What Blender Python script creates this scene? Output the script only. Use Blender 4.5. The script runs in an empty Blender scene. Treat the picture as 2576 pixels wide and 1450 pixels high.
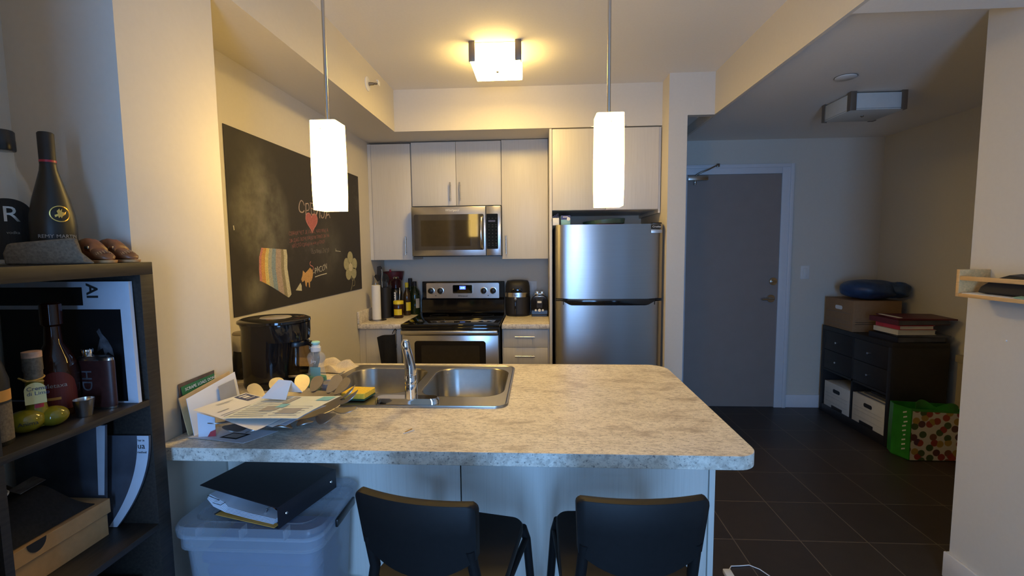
import bpy, bmesh, math, random
from mathutils import Vector, Matrix
random.seed(7)
S = bpy.context.scene
C = S.collection
PI = math.pi

# ------------------------------------------------------------------ camera
cam = bpy.data.objects.new('camera', bpy.data.cameras.new('camera'))
C.objects.link(cam)
cam.data.sensor_width = 36.0
cam.data.lens = 1175.0 / 2576.0 * 36.0
cam.data.clip_start = 0.02
_r = Vector((0.9983263863, 0.0570491436, -0.0094774296))
_u = Vector((0.0046117897, 0.0848233686, 0.9963853309))
_f = Vector((-0.0576468373, 0.9947614746, -0.0844183084))
cam.matrix_world = Matrix(((_r.x, _u.x, -_f.x, 0.0), (_r.y, _u.y, -_f.y, 0.0), (_r.z, _u.z, -_f.z, 1.46), (0, 0, 0, 1)))
S.camera = cam

# ------------------------------------------------------------------ world, daylight, exposure
w = bpy.data.worlds.new('World'); S.world = w; w.use_nodes = True
w.node_tree.nodes['Background'].inputs[0].default_value = (0.35, 0.55, 1.0, 1)
w.node_tree.nodes['Background'].inputs[1].default_value = 0.5
S.view_settings.view_transform = 'Standard'
S.view_settings.look = 'None'
S.view_settings.exposure = 0.0
S.view_settings.gamma = 1.0
S.view_settings.use_curve_mapping = False
DAY = 84.0
PEND = 15.0
CEIL = 54.0


def area(name, loc, rot, sx, sy, power, col):
    l = bpy.data.lights.new(name, 'AREA'); l.shape = 'RECTANGLE'; l.size = sx; l.size_y = sy
    l.energy = power; l.color = col
    o = bpy.data.objects.new(name, l); C.objects.link(o); o.location = loc; o.rotation_euler = rot
    return o


# daylight coming through two unseen windows assumed in the wall behind the camera
area('daylight_window', (0.08, -1.72, 1.15), (PI / 2, 0, 0), 0.75, 1.65, DAY, (0.22, 0.49, 1.0))
area('daylight_window', (1.50, -1.72, 1.15), (PI / 2, 0, 0), 0.18, 1.65, DAY * 0.04, (0.22, 0.49, 1.0))


# ------------------------------------------------------------------ materials
def new_mat(name):
    m = bpy.data.materials.new(name); m.use_nodes = True
    nt = m.node_tree
    return m, nt, nt.nodes['Principled BSDF']


def noise(nt, scale, detail=3, rough=0.5, vec=None, stretch=None):
    tc = nt.nodes.new('ShaderNodeTexCoord')
    src = tc.outputs['Object']
    if stretch:
        mp = nt.nodes.new('ShaderNodeMapping'); mp.inputs['Scale'].default_value = stretch
        nt.links.new(src, mp.inputs[0]); src = mp.outputs[0]
    n = nt.nodes.new('ShaderNodeTexNoise')
    n.inputs['Scale'].default_value = scale; n.inputs['Detail'].default_value = detail
    n.inputs['Roughness'].default_value = rough
    nt.links.new(src, n.inputs['Vector'])
    return n.outputs['Fac']


def ramp(nt, fac, stops):
    r = nt.nodes.new('ShaderNodeValToRGB')
    e = r.color_ramp.elements
    e[0].position, e[0].color = stops[0][0], (*stops[0][1], 1)
    e[1].position, e[1].color = stops[-1][0], (*stops[-1][1], 1)
    for p, c in stops[1:-1]:
        x = e.new(p); x.color = (*c, 1)
    nt.links.new(fac, r.inputs[0])
    return r.outputs[0]


def mixc(nt, fac, a, b, mode='MIX'):
    m = nt.nodes.new('ShaderNodeMix'); m.data_type = 'RGBA'; m.blend_type = mode
    for s, v in ((m.inputs[0], fac), (m.inputs[6], a), (m.inputs[7], b)):
        if hasattr(v, 'links'):
            nt.links.new(v, s)
        elif isinstance(v, (int, float)):
            s.default_value = v
        else:
            s.default_value = (*v, 1)
    return m.outputs[2]


def bump(nt, p, h, strength, dist=0.002):
    b = nt.nodes.new('ShaderNodeBump'); b.inputs['Strength'].default_value = strength
    b.inputs['Distance'].default_value = dist
    nt.links.new(h, b.inputs['Height']); nt.links.new(b.outputs[0], p.inputs['Normal'])


def plain(name, col, rough=0.5, metal=0.0, var=0.06, scale=30, bmp=0.0, stretch=None, **kw):
    m, nt, p = new_mat(name)
    f = noise(nt, scale, stretch=stretch)
    a = tuple(max(0, c * (1 - var)) for c in col); b = tuple(min(1, c * (1 + var)) for c in col)
    nt.links.new(ramp(nt, f, [(0.3, a), (0.7, b)]), p.inputs['Base Color'])
    p.inputs['Roughness'].default_value = rough; p.inputs['Metallic'].default_value = metal
    if bmp:
        bump(nt, p, f, bmp)
    for k, v in kw.items():
        p.inputs[k.replace('_', ' ')].default_value = v
    return m


M = {}
M['wall'] = plain('greige_wall_paint', (0.655, 0.605, 0.52), 0.75, var=0.012, scale=60, bmp=0.05)
M['ceiling'] = plain('ceiling_paint', (0.87, 0.82, 0.745), 0.85, var=0.015, scale=90, bmp=0.06)
M['trim'] = plain('white_trim_paint', (0.72, 0.72, 0.74), 0.45, var=0.01, scale=20)
M['door'] = plain('grey_door_paint', (0.31, 0.255, 0.225), 0.5, var=0.03, scale=8)
M['cream'] = plain('cream_painted_metal', (0.42, 0.36, 0.25), 0.6, var=0.02)


def cab_mat():
    m, nt, p = new_mat('pale_woodgrain_laminate')
    f = noise(nt, 3.0, 5, 0.65, stretch=(60, 60, 1.3))
    nt.links.new(ramp(nt, f, [(0.3, (0.61, 0.565, 0.49)), (0.5, (0.65, 0.605, 0.53)), (0.7, (0.67, 0.625, 0.55))]), p.inputs['Base Color'])
    p.inputs['Roughness'].default_value = 0.42
    bump(nt, p, f, 0.03)
    return m


M['cab'] = cab_mat()
M['cabin'] = plain('cabinet_edge', (0.50, 0.46, 0.40), 0.55, var=0.03)
M['kick'] = plain('kick_board', (0.16, 0.145, 0.13), 0.6)


def counter_mat():
    m, nt, p = new_mat('granite_laminate')
    big = noise(nt, 6, 6, 0.65, stretch=(1.0, 2.2, 1))
    mid = noise(nt, 45, 6, 0.75, stretch=(1.0, 2.2, 1))
    fine = noise(nt, 130, 5, 0.75, stretch=(0.8, 1.5, 1))
    c = ramp(nt, big, [(0.32, (0.48, 0.40, 0.31)), (0.47, (0.80, 0.725, 0.60)), (0.70, (0.88, 0.81, 0.69))])
    c = mixc(nt, ramp(nt, mid, [(0.46, (0, 0, 0)), (0.62, (0.5, 0.5, 0.5))]), c, (0.27, 0.215, 0.165))
    c = mixc(nt, ramp(nt, fine, [(0.56, (0, 0, 0)), (0.64, (0.75, 0.75, 0.75))]), c, (0.075, 0.062, 0.062))
    nt.links.new(c, p.inputs['Base Color'])
    p.inputs['Roughness'].default_value = 0.36
    bump(nt, p, fine, 0.02)
    return m


M['counter'] = counter_mat()


def floor_mat():
    m, nt, p = new_mat('dark_floor_tile')
    tc = nt.nodes.new('ShaderNodeTexCoord')
    mp = nt.nodes.new('ShaderNodeMapping')
    mp.inputs['Location'].default_value = (-1.288 + 0.3235 * 20, -2.28 + 0.36 * 20, 0)
    nt.links.new(tc.outputs['Object'], mp.inputs[0])
    b = nt.nodes.new('ShaderNodeTexBrick')
    b.offset = 0.0; b.squash = 1.0
    b.inputs['Scale'].default_value = 1.0; b.inputs['Mortar Size'].default_value = 0.0026
    b.inputs['Mortar Smooth'].default_value = 0.2
    b.inputs['Brick Width'].default_value = 0.3235; b.inputs['Row Height'].default_value = 0.36
    b.inputs['Color1'].default_value = (0.036, 0.026, 0.021, 1); b.inputs['Color2'].default_value = (0.045, 0.034, 0.027, 1)
    b.inputs['Mortar'].default_value = (0.155, 0.118, 0.085, 1)
    nt.links.new(mp.outputs[0], b.inputs['Vector'])
    n = noise(nt, 14, 5, 0.6)
    c = mixc(nt, 0.35, b.outputs['Color'], ramp(nt, n, [(0.3, (0.5, 0.5, 0.5)), (0.7, (1, 1, 1))]), 'MULTIPLY')
    nt.links.new(c, p.inputs['Base Color']); p.inputs['Roughness'].default_value = 0.42
    bump(nt, p, b.outputs['Fac'], -0.25, 0.001)
    return m


M['floor'] = floor_mat()


def steel(name, col=(0.60, 0.585, 0.57), rough=0.27, stretch=(2, 2, 500), aniso=0.0, bs=0.05, arot=0.0):
    m, nt, p = new_mat(name)
    f = noise(nt, 1.5, 3, 0.6, stretch=stretch)
    nt.links.new(ramp(nt, f, [(0.3, tuple(c * 0.93 for c in col)), (0.7, col)]), p.inputs['Base Color'])
    p.inputs['Metallic'].default_value = 1.0; p.inputs['Roughness'].default_value = rough
    if aniso:
        p.inputs['Anisotropic'].default_value = aniso; p.inputs['Anisotropic Rotation'].default_value = arot
        t = nt.nodes.new('ShaderNodeTangent'); t.direction_type = 'RADIAL'; t.axis = 'Z'
        nt.links.new(t.outputs[0], p.inputs['Tangent'])
    if bs:
        bump(nt, p, f, bs, 0.0005)
    return m


M['fridge'] = steel('brushed_fridge_steel', (0.40, 0.385, 0.375), 0.30, aniso=0.8, bs=0.0, arot=0.25)
M['steel'] = steel('brushed_steel', rough=0.25, bs=0.02)
M['sink'] = steel('sink_steel', (0.40, 0.385, 0.355), 0.28, stretch=(30, 2, 30), bs=0.01)
M['chrome'] = plain('chrome', (0.78, 0.78, 0.79), 0.05, 1.0, var=0.01)
M['nickel'] = plain('brushed_nickel', (0.56, 0.53, 0.48), 0.26, 1.0, var=0.03)
M['bronze'] = plain('satin_nickel_dark', (0.30, 0.27, 0.23), 0.35, 1.0, var=0.03)
M['clip'] = plain('bronze_clip', (0.22, 0.185, 0.15), 0.4, 0.6, var=0.03)
M['black'] = plain('black_plastic', (0.012, 0.011, 0.011), 0.32, var=0.1)
M['blackgloss'] = plain('gloss_black_plastic', (0.009, 0.008, 0.008), 0.07, var=0.1)
M['blackglass'] = plain('black_glass', (0.006, 0.006, 0.006), 0.04, var=0.05)
M['ovenglass'] = plain('oven_window_glass', (0.035, 0.027, 0.018), 0.06, var=0.08)
M['mwglass'] = plain('microwave_window_glass', (0.055, 0.05, 0.046), 0.05, var=0.06)
M['blackmatte'] = plain('matte_black', (0.012, 0.011, 0.012), 0.6, var=0.12)
M['rubber'] = plain('black_rubber', (0.01, 0.01, 0.01), 0.8)
M['stool'] = plain('black_stool_plastic', (0.009, 0.008, 0.008), 0.55, var=0.1, scale=80, bmp=0.02, Specular_IOR_Level=0.22)
M['blackcloth'] = plain('black_cloth', (0.010, 0.010, 0.011), 0.95, var=0.3, scale=160, bmp=0.25)
M['darkwood'] = plain('black_brown_woodgrain', (0.022, 0.017, 0.013), 0.5, var=0.45, scale=6, stretch=(25, 2, 25), bmp=0.03)
M['blackcab'] = plain('black_cabinet_foil', (0.014, 0.012, 0.012), 0.5, var=0.15)
M['white'] = plain('white_paper', (0.80, 0.79, 0.77), 0.8, var=0.02, scale=12)
M['whiteplastic'] = plain('white_plastic', (0.75, 0.74, 0.71), 0.4, var=0.02)
M['paperblue'] = plain('white_envelope_paper', (0.70, 0.72, 0.78), 0.8, var=0.02)
M['papergreen'] = plain('pale_green_statement_paper', (0.72, 0.75, 0.66), 0.8, var=0.02)
M['inkblue'] = plain('navy_print', (0.07, 0.08, 0.17), 0.8)
M['inkgrey'] = plain('grey_print', (0.36, 0.35, 0.33), 0.8)
M['inkteal'] = plain('teal_print', (0.22, 0.52, 0.60), 0.8)
M['inkblack'] = plain('black_print', (0.02, 0.02, 0.02), 0.8)
M['inkred'] = plain('red_print', (0.45, 0.04, 0.05), 0.7)
M['kraft'] = plain('kraft_paper', (0.56, 0.40, 0.20), 0.85, var=0.06, scale=60)
M['kraftbox'] = plain('kraft_cardboard', (0.30, 0.175, 0.085), 0.85, var=0.07, scale=50)
M['shoebox'] = plain('brown_cardboard', (0.42, 0.25, 0.11), 0.85, var=0.06, scale=60)
M['boxwhite'] = plain('white_cardboard', (0.60, 0.575, 0.51), 0.8, var=0.03)
M['pine'] = plain('pine_wood', (0.68, 0.42, 0.17), 0.5, var=0.14, scale=5, stretch=(30, 2.5, 30))
M['towel'] = plain('cream_terry_cloth', (0.70, 0.60, 0.45), 0.95, var=0.12, scale=220, bmp=0.5)
M['feltgrey'] = plain('grey_brown_felt', (0.15, 0.12, 0.085), 0.95, var=0.25, scale=200, bmp=0.4)
M['feltdark'] = plain('charcoal_cloth', (0.02, 0.018, 0.02), 0.95, var=0.25, scale=150, bmp=0.3)
M['leather'] = plain('tan_brown_leather', (0.20, 0.075, 0.028), 0.38, var=0.25, scale=60, bmp=0.15)
M['leatherlight'] = plain('light_leather', (0.46, 0.25, 0.10), 0.5, var=0.2, scale=60)
M['flaskleather'] = plain('oxblood_leather', (0.045, 0.012, 0.010), 0.45, var=0.2, scale=90, bmp=0.2)
M['gold'] = plain('gold_foil', (0.85, 0.58, 0.16), 0.25, 1.0)
M['goldpaper'] = plain('orange_gold_label', (0.62, 0.30, 0.06), 0.5)
M['redfoil'] = plain('red_foil', (0.40, 0.02, 0.04), 0.35)
M['darkglass'] = plain('frosted_black_bottle', (0.012, 0.012, 0.010), 0.42, var=0.1)
M['greenglass'] = plain('dark_green_bottle', (0.012, 0.022, 0.006), 0.08, var=0.1)
M['brandy'] = plain('brandy_bottle_glass', (0.028, 0.008, 0.004), 0.06)
M['redlabel'] = plain('dark_red_label', (0.13, 0.015, 0.012), 0.5)
M['yellow'] = plain('yellow_plastic', (0.78, 0.58, 0.02), 0.45)
M['sponge'] = plain('yellow_sponge', (0.88, 0.60, 0.06), 0.95, var=0.12, scale=160, bmp=0.5)
M['scour'] = plain('green_scourer', (0.03, 0.09, 0.05), 0.95, var=0.3, scale=250, bmp=0.5)
M['jam'] = plain('dark_brown_jar', (0.045, 0.014, 0.008), 0.1)
M['oil'] = plain('dark_oil_bottle', (0.05, 0.028, 0.012), 0.07)
M['red'] = plain('red_plastic', (0.42, 0.02, 0.03), 0.4)
M['maroon'] = plain('dark_red_binder', (0.10, 0.012, 0.018), 0.45)
M['pinkred'] = plain('red_book_cover', (0.42, 0.03, 0.06), 0.5)
M['cleanbox'] = plain('dark_green_tray', (0.05, 0.11, 0.09), 0.35)
M['bluefab'] = plain('navy_blue_plastic_bag', (0.022, 0.055, 0.14), 0.42, var=0.25, scale=18, bmp=0.4)
M['bluetub'] = plain('blue_folded_cloth', (0.045, 0.09, 0.27), 0.9, var=0.12, scale=12)
M['brandtag'] = plain('silver_tag', (0.55, 0.54, 0.52), 0.35, 0.8)
M['keymark'] = plain('grey_key_print', (0.07, 0.07, 0.075), 0.6)
M['lightglass_off'] = plain('unlit_frosted_glass', (0.58, 0.60, 0.58), 0.35, var=0.02)
M['teacap'] = plain('mint_plastic_cap', (0.40, 0.72, 0.66), 0.35)
M['jarglass'] = plain('grey_jar', (0.30, 0.28, 0.27), 0.25, var=0.12)
M['petal'] = steel('petal_steel', (0.40, 0.375, 0.345), 0.45, stretch=(40, 40, 40), bs=0.05)
M['purplebox'] = plain('navy_print_carton', (0.05, 0.06, 0.22), 0.5)
M['tealbox'] = plain('aqua_print_carton', (0.28, 0.55, 0.58), 0.5)
M['greenbag'] = plain('bright_green_gusset', (0.022, 0.19, 0.016), 0.35, var=0.2, scale=12, bmp=0.2)
M['yellowtag'] = plain('cream_yellow_tag', (0.75, 0.66, 0.30), 0.7)
M['pinktip'] = plain('pinkish_cork', (0.55, 0.33, 0.22), 0.8, var=0.2, scale=80)
M['cardblack'] = plain('black_photo_print', (0.006, 0.006, 0.007), 0.4)
M['photogrey'] = plain('grey_photo_print', (0.09, 0.09, 0.10), 0.6, var=0.5, scale=60)
M['bookwhite'] = plain('white_book_cover', (0.62, 0.66, 0.74), 0.5, var=0.03)
M['bookgrey'] = plain('grey_magazine_cover', (0.075, 0.08, 0.10), 0.5, var=0.4, scale=10)
M['greenpaper'] = plain('green_paper', (0.30, 0.46, 0.30), 0.8)
M['manila'] = plain('manila_sheet', (0.60, 0.32, 0.06), 0.7)
M['binder'] = plain('black_binder_vinyl', (0.014, 0.013, 0.018), 0.42, var=0.1, scale=90, bmp=0.03)
M['brochure'] = plain('brown_brochure', (0.12, 0.085, 0.07), 0.5, var=0.5, scale=25)
M['brochgreen'] = plain('green_print_band', (0.03, 0.17, 0.07), 0.5)


def emis(name, col, st):
    m, nt, p = new_mat(name)
    f = noise(nt, 6)
    nt.links.new(ramp(nt, f, [(0.2, tuple(c * 0.97 for c in col)), (0.8, col)]), p.inputs['Emission Color'])
    p.inputs['Base Color'].default_value = (0.8, 0.78, 0.72, 1)
    p.inputs['Emission Strength'].default_value = st; p.inputs['Roughness'].default_value = 0.3
    return m


M['pendant'] = emis('lit_opal_glass', (1.0, 0.64, 0.15), PEND)
M['ceilinglamp'] = emis('lit_frosted_glass', (1.0, 0.67, 0.19), CEIL)
M['ceilinglampside'] = emis('lit_frosted_side_glass', (1.0, 0.67, 0.19), CEIL * 0.2)
M['screen'] = emis('blue_display', (0.02, 0.09, 1.0), 1.6)
M['digits'] = emis('display_digits', (0.25, 0.7, 1.0), 2.5)


def glass(name, col=(1, 1, 1), rough=0.02, ior=1.45, alpha=None):
    m, nt, p = new_mat(name)
    f = noise(nt, 40)
    nt.links.new(ramp(nt, f, [(0.3, tuple(c * 0.98 for c in col)), (0.7, col)]), p.inputs['Base Color'])
    p.inputs['Transmission Weight'].default_value = 1.0
    p.inputs['Roughness'].default_value = rough; p.inputs['IOR'].default_value = ior
    return m


M['glass'] = glass('clear_glass', (0.97, 0.98, 0.97))
M['thin'] = plain('clear_plastic_bottle', (0.75, 0.77, 0.74), 0.06, var=0.02, Alpha=0.22)
M['soap'] = plain('green_dish_soap', (0.01, 0.42, 0.24), 0.15, var=0.03, Alpha=0.85)
M['bin'] = plain('frosted_storage_plastic', (0.50, 0.54, 0.60), 0.3, var=0.02, Alpha=0.36)
M['yellowliq'] = plain('yellow_liqueur_bottle', (0.20, 0.165, 0.012), 0.06, var=0.15, scale=20)
M['smoke'] = glass('smoky_carafe_glass', (0.55, 0.48, 0.40), 0.02, 1.3)
M['blenderglass'] = glass('blender_jar_glass', (0.62, 0.58, 0.55), 0.06, 1.25)


def chalkboard_mat():
    m, nt, p = new_mat('smudged_chalkboard_paint')
    a = noise(nt, 2.2, 7, 0.7)
    tc = nt.nodes.new('ShaderNodeTexCoord')
    wob = noise(nt, 7, 4, 0.6)
    c = ramp(nt, a, [(0.35, (0.030, 0.026, 0.024)), (0.60, (0.036, 0.031, 0.028)), (0.80, (0.10, 0.092, 0.080))])
    # three wiped-out patches of old chalk
    for cy, cz_, r0, r1, k in ((0.25, 0.45, 0.14, 0.27, 0.9), (0.16, 0.11, 0.03, 0.12, 0.7), (0.22, 0.67, 0.05, 0.20, 0.35), (0.98, 0.28, 0.05, 0.25, 0.35)):
        d = nt.nodes.new('ShaderNodeVectorMath'); d.operation = 'DISTANCE'
        d.inputs[1].default_value = (0.0, cy, cz_)
        nt.links.new(tc.outputs['Object'], d.inputs[0])
        blob = ramp(nt, d.outputs['Value'], [(r0, (1, 1, 1)), (r1, (0, 0, 0))])
        sm = mixc(nt, 1.0, blob, ramp(nt, wob, [(0.30, (0.15 * k,) * 3), (0.68, (k,) * 3)]), 'MULTIPLY')
        c = mixc(nt, sm, c, (0.22, 0.205, 0.16))
    nt.links.new(c, p.inputs['Base Color']); p.inputs['Roughness'].default_value = 0.7
    return m


M['chalkboard'] = chalkboard_mat()


def chalk(name, col):
    return plain(name, col, 0.95, var=0.28, scale=260)


CH = {k: chalk('chalk_' + k, v) for k, v in dict(
    pink=(0.55, 0.22, 0.20), orange=(0.62, 0.32, 0.10), yellow=(0.66, 0.55, 0.22), lime=(0.46, 0.48, 0.28), grey=(0.40, 0.40, 0.33),
    blue=(0.24, 0.32, 0.37), rose=(0.42, 0.32, 0.26), olive=(0.28, 0.24, 0.15), cream=(0.58, 0.53, 0.36), rat=(0.56, 0.32, 0.12),
    heart=(0.42, 0.13, 0.12), red=(0.30, 0.115, 0.10), white=(0.60, 0.56, 0.45), petal=(0.42, 0.39, 0.24), dim=(0.20, 0.165, 0.14)).items()}


def produce_mat():
    m, nt, p = new_mat('printed_produce_pattern')
    tc = nt.nodes.new('ShaderNodeTexCoord')
    sx = nt.nodes.new('ShaderNodeSeparateXYZ'); nt.links.new(tc.outputs['Object'], sx.inputs[0])
    mp = nt.nodes.new('ShaderNodeCombineXYZ'); nt.links.new(sx.outputs['X'], mp.inputs[0]); nt.links.new(sx.outputs['Z'], mp.inputs[1])
    v = nt.nodes.new('ShaderNodeTexVoronoi'); v.voronoi_dimensions = '2D'; v.inputs['Scale'].default_value = 19; v.inputs['Randomness'].default_value = 0.9
    nt.links.new(mp.outputs[0], v.inputs['Vector'])
    sp = nt.nodes.new('ShaderNodeSeparateColor'); nt.links.new(v.outputs['Color'], sp.inputs[0])
    r = nt.nodes.new('ShaderNodeValToRGB'); r.color_ramp.interpolation = 'CONSTANT'
    cols = [(0.30, 0.04, 0.02), (0.09, 0.03, 0.03), (0.05, 0.08, 0.02), (0.34, 0.20, 0.04), (0.16, 0.05, 0.025), (0.07, 0.025, 0.04), (0.26, 0.03, 0.02)]
    e = r.color_ramp.elements; e[0].color = (*cols[0], 1); e[1].position = 1 / 7; e[1].color = (*cols[1], 1)
    for i in range(2, 7):
        x = e.new(i / 7); x.color = (*cols[i], 1)
    nt.links.new(sp.outputs[0], r.inputs[0])
    c = mixc(nt, ramp(nt, v.outputs['Distance'], [(0.42, (0, 0, 0)), (0.48, (1, 1, 1))]), r.outputs[0], (0.52, 0.46, 0.34))
    nt.links.new(c, p.inputs['Base Color']); p.inputs['Roughness'].default_value = 0.45
    return m


M['produce'] = produce_mat()


# ------------------------------------------------------------------ mesh builder
class MB:
    def __init__(s, off=(0, 0, 0)):
        s.bm = bmesh.new(); s.o = Vector(off)

    def v(s, p):
        return s.bm.verts.new(Vector(p) + s.o)

    def face(s, vs):
        try:
            return s.bm.faces.new(vs)
        except ValueError:
            return None

    def box(s, x0, x1, y0, y1, z0, z1, bev=0.0, seg=2):
        t = bmesh.new()
        bmesh.ops.create_cube(t, size=1.0)
        for q in t.verts:
            q.co = Vector((x0 + (q.co.x + .5) * (x1 - x0), y0 + (q.co.y + .5) * (y1 - y0), z0 + (q.co.z + .5) * (z1 - z0)))
        if bev:
            bmesh.ops.bevel(t, geom=list(t.edges), offset=min(bev, 0.48 * min(x1 - x0, y1 - y0, z1 - z0)), segments=seg, profile=0.5, affect='EDGES')
        return s.merge(t)

    def merge(s, t, mat=None):
        if mat:
            bmesh.ops.transform(t, matrix=mat, verts=t.verts)
        mp = {q: s.bm.verts.new(q.co + s.o) for q in t.verts}
        for f in t.faces:
            s.face([mp[q] for q in f.verts])
        t.free()
        return s

    def loft(s, rings, cap0=True, cap1=True, closed=True):
        rr = [[s.v(p) for p in r] for r in rings]
        n = len(rr[0])
        for a, b in zip(rr, rr[1:]):
            for i in range(n if closed else n - 1):
                j = (i + 1) % n
                s.face((a[i], a[j], b[j], b[i]))
        if cap0:
            s.face(list(reversed(rr[0])))
        if cap1:
            s.face(rr[-1])
        return s

    def lathe(s, prof, c=(0, 0), seg=32, sx=1.0, sy=1.0, cap0=True, cap1=True):
        rings = [[(c[0] + r * sx * math.cos(2 * PI * i / seg), c[1] + r * sy * math.sin(2 * PI * i / seg), z) for i in range(seg)] for r, z in prof]
        return s.loft(rings, cap0, cap1)

    def tube(s, pts, r, seg=10, caps=True):
        pts = [Vector(p) for p in pts]; rings = []; up = None
        rs = r if isinstance(r, (list, tuple)) else [r] * len(pts)
        for i, p in enumerate(pts):
            d = (pts[min(i + 1, len(pts) - 1)] - pts[max(i - 1, 0)]).normalized()
            if up is None:
                up = Vector((0, 0, 1)) if abs(d.z) < 0.9 else Vector((1, 0, 0))
            a = d.cross(up).normalized(); b = a.cross(d).normalized(); up = b
            rings.append([p + (a * math.cos(2 * PI * k / seg) + b * math.sin(2 * PI * k / seg)) * rs[i] for k in range(seg)])
        return s.loft(rings, caps, caps)

    def prism(s, poly, z0, z1, axis='z'):
        def P(a, b, c):
            return {'z': (a, b, c), 'x': (c, a, b), 'y': (a, c, b)}[axis]
        return s.loft([[P(a, b, z0) for a, b in poly], [P(a, b, z1) for a, b in poly]])

    def plate(s, outer, holes, z0, z1):
        t = bmesh.new()
        es = []
        for lp in [outer] + holes:
            vs = [t.verts.new((x, y, z1)) for x, y in lp]
            es += [t.edges.new((vs[i], vs[(i + 1) % len(vs)])) for i in range(len(vs))]
        r = bmesh.ops.triangle_fill(t, use_beauty=True, use_dissolve=False, edges=es)
        fs = [g for g in r['geom'] if isinstance(g, bmesh.types.BMFace)]
        e = bmesh.ops.extrude_face_region(t, geom=fs, use_keep_orig=True)
        for g in e['geom']:
            if isinstance(g, bmesh.types.BMVert):
                g.co.z = z0
        bmesh.ops.recalc_face_normals(t, faces=t.faces)
        return s.merge(t)

    def sheet(s, fn, nu, nv, th=0.0006):
        g = [[Vector(fn(i / nu, j / nv)) for j in range(nv + 1)] for i in range(nu + 1)]

        def nrm(i, j):
            a = g[min(i + 1, nu)][j] - g[max(i - 1, 0)][j]; b = g[i][min(j + 1, nv)] - g[i][max(j - 1, 0)]
            return a.cross(b).normalized()
        A = [[s.v(g[i][j]) for j in range(nv + 1)] for i in range(nu + 1)]
        B = [[s.v(g[i][j] - nrm(i, j) * th) for j in range(nv + 1)] for i in range(nu + 1)]
        for i in range(nu):
            for j in range(nv):
                s.face((A[i][j], A[i + 1][j], A[i + 1][j + 1], A[i][j + 1]))
                s.face((B[i][j], B[i][j + 1], B[i + 1][j + 1], B[i + 1][j]))
        for i in range(nu):
            s.face((A[i][0], B[i][0], B[i + 1][0], A[i + 1][0])); s.face((A[i][nv], A[i + 1][nv], B[i + 1][nv], B[i][nv]))
        for j in range(nv):
            s.face((A[0][j], A[0][j + 1], B[0][j + 1], B[0][j])); s.face((A[nu][j], B[nu][j], B[nu][j + 1], A[nu][j + 1]))
        return s

    def quad(s, a, b, c, d, th=0.0006):
        a, b, c, d = map(Vector, (a, b, c, d))
        return s.sheet(lambda u, v: a.lerp(b, u).lerp(d.lerp(c, u), v), 1, 1, th)

    def build(s, name, m, parent=None, smooth=40, bev=0.0):
        bmesh.ops.recalc_face_normals(s.bm, faces=s.bm.faces)
        me = bpy.data.meshes.new(name); s.bm.to_mesh(me); s.bm.free()
        me.materials.append(m)
        if smooth:
            for p in me.polygons:
                p.use_smooth = True
            me.set_sharp_from_angle(angle=math.radians(smooth))
        o = bpy.data.objects.new(name, me); C.objects.link(o)
        if parent:
            o.parent = parent
        if bev:
            b = o.modifiers.new('edge', 'BEVEL'); b.width = bev; b.segments = 2; b.limit_method = 'ANGLE'; b.angle_limit = math.radians(50)
        return o


def tag(o, label, cat, group=None, kind=None):
    if label: o['label'] = label
    if cat: o['category'] = cat
    if group: o['group'] = group
    if kind: o['kind'] = kind
    return o


def thing(name, label, cat, loc, rz=0.0, group=None):
    o = bpy.data.objects.new(name, None); C.objects.link(o)
    o.empty_display_size = 0.05
    o.location = loc; o.rotation_euler = (0, 0, rz)
    return tag(o, label, cat, group)


def W(root):            # a builder that takes room coordinates and stores them relative to the (unturned) thing
    return MB(off=-Vector(root.location))


def copy_tree(o, parent=None):
    c = o.copy(); C.objects.link(c)
    if parent: c.parent = parent
    for ch in list(o.children):
        copy_tree(ch, c)
    return c


def struct(name, mb, m, **k):
    o = mb.build(name, m, **k); o['kind'] = 'structure'
    return o


def wtext(name, txt, size, origin, xd, yd, m, parent, ext=0.0004, off=None, align='LEFT', shear=0.0, thin=0.0):
    """raised lettering at a world point: xd is the reading direction, yd the up direction"""
    cu = bpy.data.curves.new(name, 'FONT'); cu.body = txt; cu.size = size; cu.extrude = ext; cu.align_x = align; cu.shear = shear; cu.offset = thin
    cu.resolution_u = 3
    t = bpy.data.objects.new(name, cu); C.objects.link(t)
    dg = bpy.context.evaluated_depsgraph_get()
    me = bpy.data.meshes.new_from_object(t.evaluated_get(dg))
    bpy.data.objects.remove(t); bpy.data.curves.remove(cu)
    x = Vector(xd).normalized(); y = Vector(yd).normalized(); z = x.cross(y)
    root = parent
    base = Vector((0, 0, 0))
    if root:
        while root.parent: root = root.parent
        base = Vector(root.location) if off is None else Vector(off)
    p = Vector(origin) - base
    me.transform(Matrix(((x.x, y.x, z.x, p.x), (x.y, y.y, z.y, p.y), (x.z, y.z, z.z, p.z), (0, 0, 0, 1))))
    me.materials.clear(); me.materials.append(m)
    o = bpy.data.objects.new(name, me); C.objects.link(o)
    if parent: o.parent = parent
    return o


def rrect(x0, x1, y0, y1, r, n=6, radii=None):
    pts = []
    rs = radii or (r, r, r, r)
    for (cx, cy, a0), q in zip(((x1, y0, -90), (x1, y1, 0), (x0, y1, 90), (x0, y0, 180)), rs):
        sx = -1 if cx == x1 else 1; sy = 1 if cy == y0 else -1
        ox, oy = cx + sx * q, cy + sy * q
        for i in range(n + 1):
            a = math.radians(a0 + 90 * i / n)
            pts.append((ox + q * math.cos(a), oy + q * math.sin(a)))
    return pts


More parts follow.
